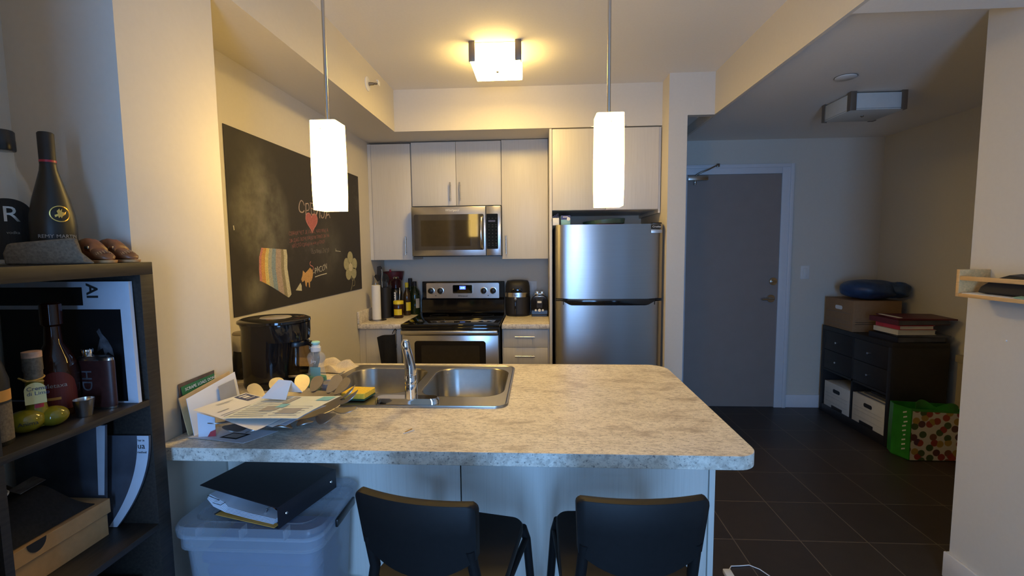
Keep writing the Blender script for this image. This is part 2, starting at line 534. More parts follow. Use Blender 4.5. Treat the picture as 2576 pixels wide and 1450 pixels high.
# ------------------------------------------------------------------ the setting
CZ = 2.588
struct('floor', MB().box(-1.48, 3.07, -1.7, 4.375, -0.06, 0), M['floor'])
struct('wall_left', MB().box(-1.48, -1.38, -1.7, 1.18, 0, CZ), M['wall'])
struct('wall_left_stub', MB().box(-1.48, -1.075, 1.18, 1.553, 0, CZ), M['wall'])
struct('wall_kitchen', MB().box(-1.48, -1.343, 1.553, 4.1, 0, CZ), M['wall'])
struct('wall_back', MB().box(-1.343, 0.855, 4.0, 4.1, 0, CZ), M['wall'])
struct('wall_pier', MB().box(0.855, 0.975, 3.197, 4.275, 0, CZ), M['wall'])
mb = MB()
mb.box(0.855, 1.30, 4.275, 4.375, 0, CZ).box(2.135, 3.07, 4.275, 4.375, 0, CZ).box(1.30, 2.135, 4.275, 4.375, 2.092, CZ)
struct('wall_hall_back', mb, M['wall'])
struct('wall_hall_right', MB().box(2.97, 3.07, 1.92, 4.275, 0, CZ), M['wall'])
struct('wall_right', MB().box(1.785, 1.905, -1.7, 2.042, 0, CZ), M['wall'])
struct('wall_hall_front', MB().box(1.905, 2.97, 1.92, 2.042, 0, CZ), M['wall'])
WINS = ((-0.32, 0.48), (1.38, 1.62)); WZ = (0.28, 2.02)
mb = MB()
mb.box(-1.38, WINS[0][0], -1.7, -1.6, 0, CZ).box(WINS[0][1], WINS[1][0], -1.7, -1.6, 0, CZ).box(WINS[1][1], 1.785, -1.7, -1.6, 0, CZ)
for a, b in WINS:
    mb.box(a, b, -1.7, -1.6, 0, WZ[0]).box(a, b, -1.7, -1.6, WZ[1], CZ)
struct('wall_rear', mb, M['wall'])
struct('wall_left_light_blocker', MB().box(-1.38, -0.775, 0.26, 0.36, 0, CZ), M['wall'])  # unseen wall added to cut the daylight reaching the left wall
for i, (a, b) in enumerate(WINS):
    mb = MB()
    for q in ((a, a + .05, WZ[0], WZ[1]), (b - .05, b, WZ[0], WZ[1]), (a + .05, b - .05, WZ[0], WZ[0] + .05), (a + .05, b - .05, WZ[1] - .05, WZ[1])):
        mb.box(q[0], q[1], -1.69, -1.6, q[2], q[3])
    struct('window_%d' % (i + 1), mb, M['trim'])
struct('ceiling', MB().box(-1.48, 1.148, -1.7, 4.1, CZ, CZ + 0.1), M['ceiling'])
mb = MB().box(-1.343, -1.025, 1.553, 4.0, 2.299, CZ).box(-1.025, 0.855, 3.365, 4.0, 2.299, CZ)
struct('ceiling_soffit', mb, M['wall'])
mb = MB().box(1.148, 1.165, -1.6, 4.275, 2.318, CZ + 0.1).box(0.975, 1.148, 3.197, 3.25, 2.318, CZ + 0.1)
struct('ceiling_beam', mb, M['wall'])
mb = MB().box(1.165, 2.97, 1.885, 4.275, 2.385, 2.485).box(0.975, 1.148, 3.25, 4.275, 2.385, 2.485)
struct('ceiling_hall', mb, M['ceiling'])
struct('ceiling_entry_soffit', MB().box(1.165, 1.785, -1.6, 1.885, 2.318, CZ + 0.1), M['ceiling'])

mb = MB().box(2.216, 2.97, 4.260, 4.275, 0, 0.118, 0.004)
struct('baseboard_hall', mb, M['trim'])
mb = MB().box(1.771, 1.785, -1.6, 2.056, 0, 0.115, 0.004).box(1.785, 1.905, 2.042, 2.056, 0, 0.115, 0.004)
struct('baseboard_right', mb, M['trim'])
struct('baseboard_pier', MB().box(0.975, 0.988, 3.20, 4.275, 0, 0.115, 0.004), M['trim'])
# door frame: flat casing with a raised outer band
mb = MB()
mb.box(2.118, 2.216, 4.255, 4.275, 0, 2.173, 0.003).box(2.185, 2.216, 4.245, 4.256, 0, 2.173, 0.003)
mb.box(1.215, 2.118, 4.255, 4.275, 2.089, 2.173, 0.003).box(1.215, 2.185, 4.245, 4.256, 2.142, 2.173, 0.003)
mb.box(1.215, 1.31, 4.255, 4.275, 0, 2.089, 0.003)
struct('trim_1', mb, M['trim'])
door = struct('door_1', MB().box(1.312, 2.116, 4.262, 4.300, 0.006, 2.087), M['door'])
mb = MB()
mb.loft([[(2.072 + 0.034 * math.cos(a), y, 1.147 + 0.034 * math.sin(a)) for a in [2 * PI * i / 24 for i in range(24)]] for y in (4.262, 4.250)])
mb.loft([[(2.072 + 0.024 * math.cos(a), y, 1.147 + 0.024 * math.sin(a)) for a in [2 * PI * i / 24 for i in range(24)]] for y in (4.250, 4.242)])
mb.box(2.050, 2.094, 4.230, 4.242, 1.141, 1.153, 0.003)
mb.build('deadbolt', M['nickel'], door)
mb = MB()
mb.loft([[(2.056 + 0.034 * math.cos(a), y, 0.995 + 0.034 * math.sin(a)) for a in [2 * PI * i / 24 for i in range(24)]] for y in (4.262, 4.248)])
mb.tube([(2.056, 4.25, 0.995), (2.056, 4.205, 0.995)], 0.010)
mb.tube([(2.062, 4.207, 0.995), (2.03, 4.205, 0.994), (1.96, 4.205, 0.990)], [0.010, 0.0095, 0.008])
mb.build('lever_handle', M['nickel'], door)
mb = MB().box(1.305, 1.475, 4.215, 4.262, 2.036, 2.076, 0.004).box(1.36, 1.376, 4.22, 4.24, 2.012, 2.036, 0.003)
mb.tube([(1.368, 4.238, 2.012), (1.368, 4.238, 2.000)], 0.011)
cl = mb.build('door_closer', M['nickel'], door)
mb = MB().tube([(1.37, 4.235, 2.078), (1.40, 4.215, 2.098), (1.47, 4.195, 2.125), (1.557, 4.225, 2.168)], [0.008, 0.007, 0.006, 0.006])
mb.box(1.548, 1.572, 4.222, 4.246, 2.150, 2.178, 0.003)
mb.build('closer_arm', M['bronze'], cl)

# ------------------------------------------------------------------ wall and ceiling fittings
t = thing('light_switch', 'white double light switch plate on the hall wall beside the grey door', 'light switch', (2.35, 4.275, 1.22))
W(t).box(2.312, 2.388, 4.269, 4.275, 1.165, 1.285, 0.003).build('cover_plate', M['whiteplastic'], t)
W(t).box(2.333, 2.367, 4.263, 4.270, 1.190, 1.260, 0.002).build('rocker', M['whiteplastic'], t)
t = thing('wall_outlet', 'white wall outlet plate behind the air fryer and toaster', 'outlet', (-0.055, 4.0, 1.12))
W(t).box(-0.092, -0.018, 3.994, 4.0, 1.065, 1.180, 0.003).build('cover_plate', M['whiteplastic'], t)
W(t).box(-0.072, -0.038, 3.990, 3.995, 1.083, 1.162, 0.004).build('socket', M['whiteplastic'], t)
t = thing('fire_sprinkler', 'white sidewall fire sprinkler on the soffit above the chalkboard', 'sprinkler', (-1.025, 2.85, 2.455))
mb = W(t)
mb.loft([[(x, 2.85 + r * math.cos(a), 2.455 + r * math.sin(a)) for a in [2 * PI * i / 28 for i in range(28)]] for x, r in ((-1.0255, 0.042), (-1.021, 0.042), (-1.017, 0.034), (-1.015, 0.020))])
mb.build('escutcheon', M['whiteplastic'], t)
mb = W(t).tube([(-1.018, 2.85, 2.455), (-0.985, 2.85, 2.455)], [0.010, 0.008])
mb.tube([(-0.99, 2.85, 2.455), (-0.975, 2.838, 2.455), (-0.955, 2.85, 2.455)], 0.003)
mb.tube([(-0.99, 2.85, 2.455), (-0.975, 2.862, 2.455), (-0.955, 2.85, 2.455)], 0.003)
mb.build('nozzle', M['bronze'], t)
mb = W(t).box(-0.957, -0.953, 2.832, 2.868, 2.444, 2.468, 0.002).box(-0.965, -0.953, 2.832, 2.868, 2.466, 2.470)
mb.build('deflector', M['whiteplastic'], t)
t = thing('sprinkler_cover', 'flat round white concealed sprinkler cover on the hall ceiling', 'sprinkler', (1.691, 2.76, 2.385))
W(t).lathe([(0.052, 2.385), (0.052, 2.379), (0.046, 2.375)], (1.691, 2.76), 32).build('cover_disc', M['whiteplastic'], t)
W(t).lathe([(0.054, 2.386), (0.056, 2.382)], (1.691, 2.76), 32, cap0=False, cap1=True).build('rim_ring', M['bronze'], t)


def ceiling_light(label, x0, x1, y0, y1, z0, z1, gm, sm, clips, group=None):
    cx, cy = (x0 + x1) / 2, (y0 + y1) / 2
    t = thing('ceiling_light', label, 'ceiling light', (cx, cy, z1), group=group)
    W(t).box(x0 + .02, x1 - .02, y0 + .02, y1 - .02, z1 - 0.012, z1, 0.002).build('mounting_plate', M['bronze'], t)
    W(t).box(x0, x1, y0, y1, z0 + 0.008, z1 - 0.010, 0.004).build('glass_shade', sm, t)
    W(t).box(x0 + 0.002, x1 - 0.002, y0 + 0.002, y1 - 0.002, z0, z0 + 0.0075, 0.003).build('bottom_diffuser', gm, t)
    for cxn, cyn in clips:
        sx = x0 if cxn < 0 else x1; sy = y0 if cyn < 0 else y1
        mb = W(t)
        dx, dy = 0.030, 0.030
        xa, xb = (sx - .004, sx + dx) if cxn < 0 else (sx - dx, sx + .004)
        ya, yb = (sy - .004, sy) if cyn < 0 else (sy, sy + .004)
        mb.box(xa, xb, ya, yb, z0 - 0.003, z1, 0.001)
        xa, xb = (sx - .004, sx) if cxn < 0 else (sx, sx + .004)
        ya, yb = (sy, sy + dy) if cyn < 0 else (sy - dy, sy)
        mb.box(xa, xb, ya, yb, z0 - 0.003, z1, 0.001)
        mb.build('corner_clip', M['clip'], t)
    W(t).lathe([(0.009, z0 + .002), (0.009, z0 - 0.004), (0.005, z0 - 0.008)], (cx, cy), 20).build('finial', M['bronze'], t)
    return t


ceiling_light('lit square ceiling light with glowing frosted glass over the kitchen floor', -0.373, -0.094, 2.63, 2.945, 2.482, 2.588, M['ceilinglamp'], M['ceilinglampside'], ((-1, -1), (1, -1)))
ceiling_light('unlit square ceiling light with dark corner clips in the dim hall', 1.885, 2.205, 3.015, 3.30, 2.275, 2.385, M['lightglass_off'], M['lightglass_off'], ((-1, -1), (1, -1), (-1, 1), (1, 1)))


def pendant(x, label):
    y = 1.692; z0, z1 = 1.605, 1.918; h = 0.0475
    t = thing('pendant_lamp', label, 'pendant lamp', (x, y, z0), group='lit pendant lamps over the peninsula')
    mb = W(t)
    n = 5
    def ring(k, hh, z): return [(x + a, y + b, z) for a, b in rrect(-hh, hh, -hh, hh, 0.008, n)]
    out = [(0.0465, z0), (0.0482, z0 + .06), (0.0485, z0 + .16), (0.0475, z0 + .25), (0.0468, z1)]
    inn = [(h - 0.006, z) for h, z in reversed(out)]
    inn[-1] = (out[0][0] - 0.005, z0)
    mb.loft([ring(0, a, z) for a, z in out] + [ring(0, a, z) for a, z in inn], False, False)
    rr = ring(0, out[0][0] - 0.005, z0 + 0.004)
    mb.build('glass_shade', M['pendant'], t)
    mb = W(t).tube([(x, y, z1 - 0.05), (x, y, CZ - 0.02)], 0.0062, 14)
    mb.build('rod', M['nickel'], t)
    W(t).lathe([(0.030, z1 - 0.05), (0.030, z1 - 0.006), (0.012, z1 - 0.002), (0.012, z1 + 0.004)], (x, y), 24).build('socket_cup', M['whiteplastic'], t)
    W(t).lathe([(0.02, CZ - 0.03), (0.055, CZ - 0.02), (0.06, CZ)], (x, y), 28).build('ceiling_canopy', M['nickel'], t)
    for a, b in ((1, 0), (-1, 0), (0, -1)):
        W(t).tube([(x + a * 0.03, y + b * 0.03, z1 - 0.034), (x + a * 0.062, y + b * 0.062, z1 - 0.034)], 0.0016, 8).build('retaining_pin', M['nickel'], t)
    return t


pendant(-0.760, 'lit square glass pendant lamp hanging in front of the chalkboard')
pendant(0.246, 'lit square glass pendant lamp hanging in front of the fridge cabinet')

# ------------------------------------------------------------------ chalkboard
CX = -1.3415
t = thing('chalkboard', 'large black chalkboard panel with chalk drawings on the kitchen wall', 'chalkboard', (CX, 1.965, 1.168))
W(t).box(CX, CX + 0.002, 1.965, 3.458, 1.168, 2.003).build('board', M['chalkboard'], t, smooth=0)
cz = CX + 0.0022


def ctext(name, txt, size, org, xd, yd, m, seed=0):
    o = wtext(name, txt, size, org, xd, yd, m, t, 0.0002, thin=-0.011 * size)
    for v in o.data.vertices:
        q = v.co.y / size
        v.co.z += size * (0.06 * math.sin(q * 3.1 + seed) + 0.03 * math.sin(q * 7.3 + seed * 2))
        v.co.y += size * 0.07 * math.sin(v.co.z / size * 4.0 + q * 2.3 + seed)
    return o


def cpoly(pts, d=0.0):
    mb = W(t); x = cz + d
    vs = [mb.v((x, a, b)) for a, b in pts]
    es = [mb.bm.edges.new((vs[i], vs[(i + 1) % len(vs)])) for i in range(len(vs))]
    bmesh.ops.triangle_fill(mb.bm, use_beauty=True, edges=es)
    return mb


def cline(mb, pts, wd, d=0.0004):
    for (a, b), (c, e) in zip(pts, pts[1:]):
        l = math.hypot(c - a, e - b) or 1e-6; nx, nz = -(e - b) / l * wd / 2, (c - a) / l * wd / 2
        x = cz + d
        mb.face([mb.v((x, a + nx, b + nz)), mb.v((x, a - nx, b - nz)), mb.v((x, c - nx, e - nz)), mb.v((x, c + nx, e + nz))])
    return mb


# faded rainbow flag: eight vertical chalk bands
def rb_edge(u):
    top = (2.194 + u * 0.225, 1.475 - u * 0.009)
    mid = (2.166 + u * 0.253, 1.372 - u * 0.006 * u)
    bx = 2.167 + u * 0.280
    if u < 0.9:
        bz = 1.316 - 0.118 * (u / 0.9) ** 1.15 * 0.92
    else:
        bz = 1.2075 + (u - 0.9) * 0.16
    return [top, (mid[0] + 0.006, 1.43), mid, ((mid[0] + bx) / 2, (mid[1] + bz) / 2), (bx, bz)]


bands = [(0, .07, 'pink'), (.07, .19, 'orange'), (.19, .30, 'yellow'), (.30, .42, 'grey'), (.42, .56, 'blue'), (.56, .76, 'rose'), (.76, .87, 'olive'), (.87, 1.0, 'cream')]
for a, b, c in bands:
    mb = W(t); n = 3
    cols = [rb_edge(a + (b - a) * i / n) for i in range(n + 1)]
    for p, q in zip(cols, cols[1:]):
        for k in range(4):
            mb.face([mb.v((cz, *p[k])), mb.v((cz, *q[k])), mb.v((cz, *q[k + 1])), mb.v((cz, *p[k + 1]))])
    mb.build('chalk_rainbow_band', CH[c], t, smooth=0)
cpoly([(2.582, 1.347), (2.609, 1.331), (2.633, 1.342), (2.666, 1.359), (2.695, 1.342), (2.701, 1.327), (2.691, 1.298), (2.677, 1.282), (2.658, 1.274), (2.655, 1.243), (2.644, 1.246), (2.641, 1.274), (2.623, 1.275), (2.615, 1.249), (2.605, 1.258), (2.599, 1.29), (2.587, 1.285), (2.57, 1.281), (2.558, 1.298), (2.574, 1.317)]).build('chalk_animal', CH['rat'], t, smooth=0)
cline(W(t), [(2.695, 1.342), (2.708, 1.353), (2.700, 1.365), (2.68, 1.370), (2.668, 1.375), (2.666, 1.387), (2.679, 1.395)], 0.005).build('chalk_tail', CH['pink'], t, smooth=0)
cpoly([(2.548, 1.279), (2.56, 1.262), (2.56, 1.232), (2.494, 1.241)]).build('chalk_cheese', CH['cream'], t, smooth=0)
mb = W(t)
for (a, b), (ra, rb_) in zip([(3.256, 1.407), (3.190, 1.362), (3.328, 1.359), (3.219, 1.292), (3.312, 1.295)], [(0.045, 0.040)] * 5):
    vs = [mb.v((cz, a + ra * math.cos(2 * PI * i / 20), b + rb_ * math.sin(2 * PI * i / 20))) for i in range(20)]
    mb.face(vs)
    cline(mb, [(a + ra * math.cos(2 * PI * i / 20), b + rb_ * math.sin(2 * PI * i / 20)) for i in range(21)], 0.006)
mb.build('chalk_petals', CH['petal'], t, smooth=0)
mb = W(t); mb.face([mb.v((cz + .0006, 3.258 + .035 * math.cos(2 * PI * i / 16), 1.338 + .03 * math.sin(2 * PI * i / 16))) for i in range(16)])
mb.build('chalk_flower_heart', CH['cream'], t, smooth=0)
mb = cline(W(t), [(3.268, 1.265), (3.284, 1.236), (3.270, 1.202), (3.247, 1.172)], 0.006)
cline(mb, [(3.284, 1.236), (3.31, 1.252), (3.325, 1.232), (3.318, 1.205), (3.29, 1.200)], 0.004)
mb.build('chalk_stem', CH['petal'], t, smooth=0)
hp = []
for i in range(30):
    a = 2 * PI * i / 30
    hp.append((2.713 + 0.0045 * 16 * math.sin(a) ** 3, 1.630 + 0.0040 * (13 * math.cos(a) - 5 * math.cos(2 * a) - 2 * math.cos(3 * a) - math.cos(4 * a))))
cpoly(hp).build('chalk_heart', CH['heart'], t, smooth=0)
cline(W(t), hp + hp[:1], 0.005).build('chalk_heart_outline', CH['pink'], t, smooth=0)
yd, zd = (0, 1, -0.04), (0, 0.04, 1)
ctext('chalk_title', 'СРБИЈА', 0.100, (cz, 2.560, 1.672), yd, zd, CH['rose'], 2.4)
ctext('chalk_line', 'СВАКИ ЧЕТ ЈЕ ЛАЛЕ, ЧАТРИНЕ А', 0.0290, (cz, 2.452, 1.541), (0, 1, 0.075), (0, -0.075, 1), CH['red'], 1.0)
ctext('chalk_line', 'ЗА ДАС ПОЧЕТАДО И ТРИО ЗА НА', 0.0285, (cz, 2.452, 1.502), (0, 1, 0.09), (0, -0.09, 1), CH['red'], 0.3)
ctext('chalk_line', 'МЕСТО Србија и нас у СРЦУ', 0.0285, (cz, 2.478, 1.474), (0, 1, 0.08), (0, -0.08, 1), CH['red'], 5.1)
ctext('chalk_line', 'Волим 24/20', 0.042, (cz, 2.690, 1.440), (0, 1, 0.02), (0, -0.02, 1), CH['dim'], 5.6)
ctext('chalk_word', '-PACOV', 0.052, (cz, 2.706, 1.317), (0, 1, 0.13), (0, -0.13, 1), CH['white'], 4.5)
cline(W(t), [(2.722, 1.301), (2.80, 1.309), (2.879, 1.314)], 0.005).build('chalk_underline', CH['white'], t, smooth=0)
mb = cline(W(t), [(3.02, 1.455), (3.08, 1.452), (3.10, 1.45)], 0.004)
cline(mb, [(3.022, 1.470), (3.030, 1.452)], 0.005); cline(mb, [(1.995, 1.572), (1.998, 1.552)], 0.006)
mb.build('chalk_tick', CH['white'], t, smooth=0)
# ------------------------------------------------------------------ kitchen cabinets
def bar_handle(t, parent, p0, p1, out=(0, -1, 0), r=0.0058):
    p0, p1, o = Vector(p0), Vector(p1), Vector(out)
    mb = W(t)
    d = (p1 - p0); a = p0 + d * 0.14; b = p0 + d * 0.86
    mb.tube([p0 + o * 0.028, p1 + o * 0.028], r, 12)
    for q in (a, b):
        mb.tube([q, q + o * 0.028], r * 0.8, 10)
    return mb.build('handle', M['nickel'], parent)


def cabinet(label, x0, x1, z0, z1, yfront, yback, doors, group=None, gaps=0.0015, filler=None):
    t = thing('kitchen_cabinet', label, 'kitchen cabinet', ((x0 + x1) / 2, yback, z0), group=group)
    W(t).box(x0, x1, yfront + 0.019, yback, z0, z1).build('body', M['cab'], t)
    for (a, b, c, d, hd) in doors:
        dr = W(t).box(a + gaps, b - gaps, yfront, yfront + 0.0185, c + gaps, d - gaps, 0.001).build('door', M['cab'], t)
        if hd:
            bar_handle(t, dr, (hd[0], yfront, hd[1]), (hd[0], yfront, hd[2]))
    if filler:
        W(t).box(filler[0], filler[1], yfront + 0.004, yback, z0, z1).build('filler_strip', M['cab'], t)
    return t


YU = 3.67
cabinet('tall wall cabinet left of the microwave beside the chalkboard wall', -1.314, -1.000, 1.377, 2.283, YU, 3.998,
        [(-1.314, -1.000, 1.377, 2.283, (-1.049, 1.416, 1.560))], filler=(-1.342, -1.315))
cabinet('short two-door wall cabinet directly above the microwave', -0.994, -0.290, 1.797, 2.290, YU, 3.998,
        [(-0.994, -0.642, 1.797, 2.290, (-0.686, 1.831, 1.976)), (-0.642, -0.290, 1.797, 2.290, (-0.610, 1.831, 1.976))])
cabinet('tall wall cabinet between the microwave and the fridge', -0.287, 0.074, 1.377, 2.295, YU, 3.998,
        [(-0.287, 0.074, 1.377, 2.295, (-0.254, 1.418, 1.561))])
t = cabinet('deep two-door cabinet above the fridge', 0.096, 0.834, 1.725, 2.288, 3.352, 3.998,
            [(0.096, 0.468, 1.725, 2.288, None), (0.470, 0.834, 1.725, 2.288, None)])
W(t).box(0.077, 0.0945, 3.352, 3.998, 0.0, 2.290).build('side_panel', M['cab'], t)
W(t).box(0.836, 0.850, 3.365, 3.998, 1.70, 2.288).build('end_panel', M['cab'], t)

YB = 3.375
t = thing('kitchen_cabinet', 'base cabinet at the chalkboard wall under the paper towel', 'kitchen cabinet', (-1.18, 4.0, 0))
W(t).box(-1.3415, -1.022, YB + 0.02, 3.998, 0.10, 0.876).build('body', M['cab'], t)
dr = W(t).box(-1.292, -1.024, YB, YB + 0.019, 0.105, 0.870, 0.001).build('door', M['cab'], t)
bar_handle(t, dr, (-1.058, YB, 0.735), (-1.058, YB, 0.868))
W(t).box(-1.3415, -1.294, YB + 0.004, YB + 0.02, 0.105, 0.876).build('filler_strip', M['cab'], t)
W(t).box(-1.3415, -1.022, YB + 0.06, YB + 0.075, 0, 0.10).build('kick_board', M['kick'], t)

t = thing('kitchen_cabinet', 'drawer base cabinet between the stove and the fridge', 'kitchen cabinet', (-0.1, 4.0, 0))
W(t).box(-0.272, 0.075, YB + 0.02, 3.998, 0.10, 0.876).build('body', M['cab'], t)
for i in range(4):
    z1 = 0.884 - 0.006 - i * 0.1365 if i < 3 else 0.884 - 0.006 - 3 * 0.1365
    z0 = z1 - 0.1345 if i < 3 else 0.105
    d = W(t).box(-0.262, 0.062, YB, YB + 0.019, z0 - 0.008, min(z1 - 0.008, 0.874), 0.001).build('drawer', M['cab'], t)
    zc = (0.817, 0.674, 0.537, 0.300)[i]
    bar_handle(t, d, (-0.177, YB, zc), (-0.032, YB, zc))
W(t).box(-0.272, 0.075, YB + 0.06, YB + 0.075, 0, 0.10).build('kick_board', M['kick'], t)

t = thing('worktop', 'short granite-look worktop at the chalkboard wall left of the stove', 'countertop', (-1.18, 4.0, 0.876))
W(t).box(-1.3415, -1.018, 3.345, 3.998, 0.876, 0.9136, 0.006).build('slab', M['counter'], t)
W(t).box(-1.3415, -1.325, 3.345, 3.998, 0.9136, 1.005, 0.003).build('side_splash', M['counter'], t)
W(t).box(-1.325, -1.018, 3.982, 3.998, 0.9136, 1.005, 0.003).build('back_splash', M['counter'], t)
t = thing('worktop', 'short granite-look worktop between the stove and the fridge', 'countertop', (-0.1, 4.0, 0.876))
W(t).box(-0.272, 0.076, 3.345, 3.998, 0.876, 0.9136, 0.006).build('slab', M['counter'], t)
W(t).box(-0.272, 0.076, 3.982, 3.998, 0.9136, 1.005, 0.003).build('back_splash', M['counter'], t)

# black cloth hanging from the base cabinet's handle
t = thing('hanging_cloth', 'black cloth hanging from the base cabinet handle left of the stove', 'cloth', (-1.058, 3.347, 0.863))


def cl_fn(u, v):
    top_l, top_r = Vector((-1.190, 3.352, 0.818)), Vector((-1.050, 3.338, 0.850))
    bot_l, bot_r = Vector((-1.150, 3.345, 0.50)), Vector((-1.030, 3.335, 0.48))
    p = top_l.lerp(top_r, u).lerp(bot_l.lerp(bot_r, u), v)
    p.y += 0.010 * math.sin(u * 9 + v * 2) * (0.3 + v) - 0.022
    p.z += 0.006 * math.sin(u * 5)
    return p


W(t).sheet(cl_fn, 16, 16, 0.006).build('draped_panel', M['blackcloth'], t)
W(t).tube([(-1.075, 3.328, 0.845), (-1.064, 3.330, 0.868), (-1.057, 3.347, 0.8785), (-1.054, 3.362, 0.862)], 0.003, 8).build('hanging_loop', M['blackcloth'], t)

# ------------------------------------------------------------------ stove
SX0, SX1 = -1.000, -0.285
t = thing('electric_stove', 'stainless and black electric stove with blue clock display', 'stove', ((SX0 + SX1) / 2, 3.97, 0))
W(t).box(SX0, SX1, 3.345, 3.965, 0.03, 0.895).build('body', M['black'], t)
W(t).box(SX0 - 0.004, SX1 + 0.004, 3.300, 3.92, 0.896, 0.918, 0.006).build('cooktop', M['blackglass'], t)
mb = W(t)
for (cx, cy, r) in ((-0.82, 3.50, 0.10), (-0.46, 3.50, 0.115), (-0.82, 3.77, 0.075), (-0.46, 3.77, 0.09)):
    mb.lathe([(r, 0.9181), (r, 0.9183), (r - 0.0015, 0.9183), (r - 0.0015, 0.9181)], (cx, cy), 48, cap0=False, cap1=False)
mb.build('burner_ring', M['blackmatte'], t)
W(t).box(SX0, SX1, 3.300, 3.35, 0.862, 0.896, 0.004).build('front_trim', M['blackgloss'], t)
bg = W(t).loft([[(-0.998, y, z) for y, z in ((3.90, 0.918), (3.955, 0.918), (3.965, 1.180), (3.935, 1.186), (3.925, 1.05), (3.905, 1.03))],
                [(-0.292, y, z) for y, z in ((3.90, 0.918), (3.955, 0.918), (3.965, 1.180), (3.935, 1.186), (3.925, 1.05), (3.905, 1.03))]]).build('backguard', M['blackgloss'], t, bev=0.004)
n_, f_ = 8, []
poly = rrect(-0.958, -0.337, 1.036, 1.172, 0.010)
mb = W(t); mb.prism(poly, 3.918, 3.930, 'y')
pn = mb.build('control_panel', M['steel'], t)
mb = W(t); mb.prism(rrect(-0.735, -0.560, 1.080, 1.160, 0.010), 3.912, 3.918, 'y'); mb.build('display_frame', M['steel'], pn)
mb = W(t); mb.prism(rrect(-0.730, -0.565, 1.085, 1.155, 0.007), 3.9105, 3.9125, 'y'); dsp = mb.build('display_window', M['blackglass'], pn)
W(t).box(-0.672, -0.620, 3.9095, 3.9105, 1.118, 1.147).build('clock_screen', M['screen'], pn)
wtext('clock_digits', '8:48', 0.020, (-0.646, 3.9090, 1.125), (1, 0, 0), (0, 0, 1), M['digits'], pn, 0.0002, align='CENTER')
wtext('maker_logo', 'Whirlpool', 0.020, (-0.648, 3.9170, 1.055), (1, 0, 0), (0, 0, 1), M['inkblack'], pn, 0.0003, align='CENTER', shear=0.2)
for kx in (-0.918, -0.838, -0.466, -0.386):
    mb = W(t)
    mb.loft([[(kx + r * math.cos(a), y, 1.106 + r * math.sin(a)) for a in [2 * PI * i / 28 for i in range(28)]] for y, r in ((3.918, 0.030), (3.914, 0.030), (3.913, 0.0255))])
    kb = mb.build('knob_dial', M['steel'], pn)
    mb = W(t)
    mb.loft([[(kx + r * math.cos(a), y, 1.106 + r * math.sin(a)) for a in [2 * PI * i / 28 for i in range(28)]] for y, r in ((3.914, 0.0245), (3.898, 0.0225), (3.896, 0.020))])
    mb.box(kx - 0.005, kx + 0.005, 3.886, 3.897, 1.086, 1.126, 0.002)
    mb.build('knob', M['black'], pn)
mb = W(t)
for kx in (-0.878, -0.43):
    mb.loft([[(kx + 0.004 * math.cos(a), y, 1.065 + 0.004 * math.sin(a)) for a in [2 * PI * i / 12 for i in range(12)]] for y in (3.918, 3.9165)])
mb.build('indicator_dot', M['inkblack'], pn)
# oven door with full-width handle
od = W(t).box(SX0 + 0.004, SX1 - 0.008, 3.305, 3.345, 0.215, 0.838, 0.004).build('oven_door', M['steel'], t)
mb = W(t); mb.prism(rrect(-0.905, -0.385, 0.30, 0.797, 0.022), 3.300, 3.306, 'y'); mb.build('window_frame', M['blackgloss'], od)
mb = W(t); mb.prism(rrect(-0.855, -0.430, 0.35, 0.765, 0.008), 3.2985, 3.3005, 'y'); mb.build('oven_window', M['ovenglass'], od)
W(t).box(SX0 + 0.006, SX1 - 0.010, 3.255, 3.285, 0.848, 0.880, 0.006).build('door_handle', M['steel'], od)
mb = W(t).box(SX0 + 0.03, SX0 + 0.07, 3.283, 3.306, 0.846, 0.872, 0.003).box(SX1 - 0.08, SX1 - 0.04, 3.283, 3.306, 0.846, 0.872, 0.003)
mb.build('handle_mount', M['black'], od)
W(t).box(SX0 + 0.004, SX1 - 0.008, 3.312, 3.345, 0.05, 0.205, 0.004).build('storage_drawer', M['steel'], t)

# ------------------------------------------------------------------ microwave
t = thing('microwave_oven', 'stainless over-range microwave under the two-door wall cabinet', 'microwave', (-0.632, 4.0, 1.408))
W(t).box(-0.976, -0.290, 3.605, 3.995, 1.400, 1.785).build('body', M['black'], t)
md = W(t).box(-0.978, -0.404, 3.575, 3.605, 1.408, 1.783, 0.003).build('door', M['steel'], t)
mb = W(t); mb.prism(rrect(-0.957, -0.418, 1.452, 1.725, 0.012), 3.572, 3.576, 'y'); mb.build('window_glass', M['mwglass'], md)
mb = W(t); mb.prism(rrect(-0.905, -0.52, 1.482, 1.68, 0.004), 3.5708, 3.5722, 'y'); mb.build('inner_screen', M['ovenglass'], md)
mb = W(t)
pts = [(-0.431, 3.576, 1.700), (-0.432, 3.545, 1.690), (-0.434, 3.528, 1.63), (-0.435, 3.524, 1.58), (-0.434, 3.528, 1.53), (-0.432, 3.545, 1.472), (-0.431, 3.576, 1.462)]
mb.tube(pts, [0.012, 0.012, 0.013, 0.014, 0.013, 0.012, 0.012], 12)
mb.build('door_handle', M['steel'], md)
wtext('maker_logo', 'Whirlpool', 0.026, (-0.66, 3.5745, 1.748), (1, 0, 0), (0, 0, 1), M['white'], md, 0.0003, align='CENTER', shear=0.15)
pc = W(t).box(-0.400, -0.288, 3.577, 3.605, 1.408, 1.783, 0.003).build('control_panel', M['steel'], t)
mb = W(t); mb.prism(rrect(-0.397, -0.310, 1.458, 1.725, 0.006), 3.574, 3.578, 'y'); mb.build('keypad', M['blackglass'], pc)
mb = W(t)
for r in range(4):
    for c in range(3):
        mb.box(-0.381 + c * 0.027, -0.376 + c * 0.027, 3.5735, 3.5742, 1.600 - r * 0.026, 1.604 - r * 0.026)
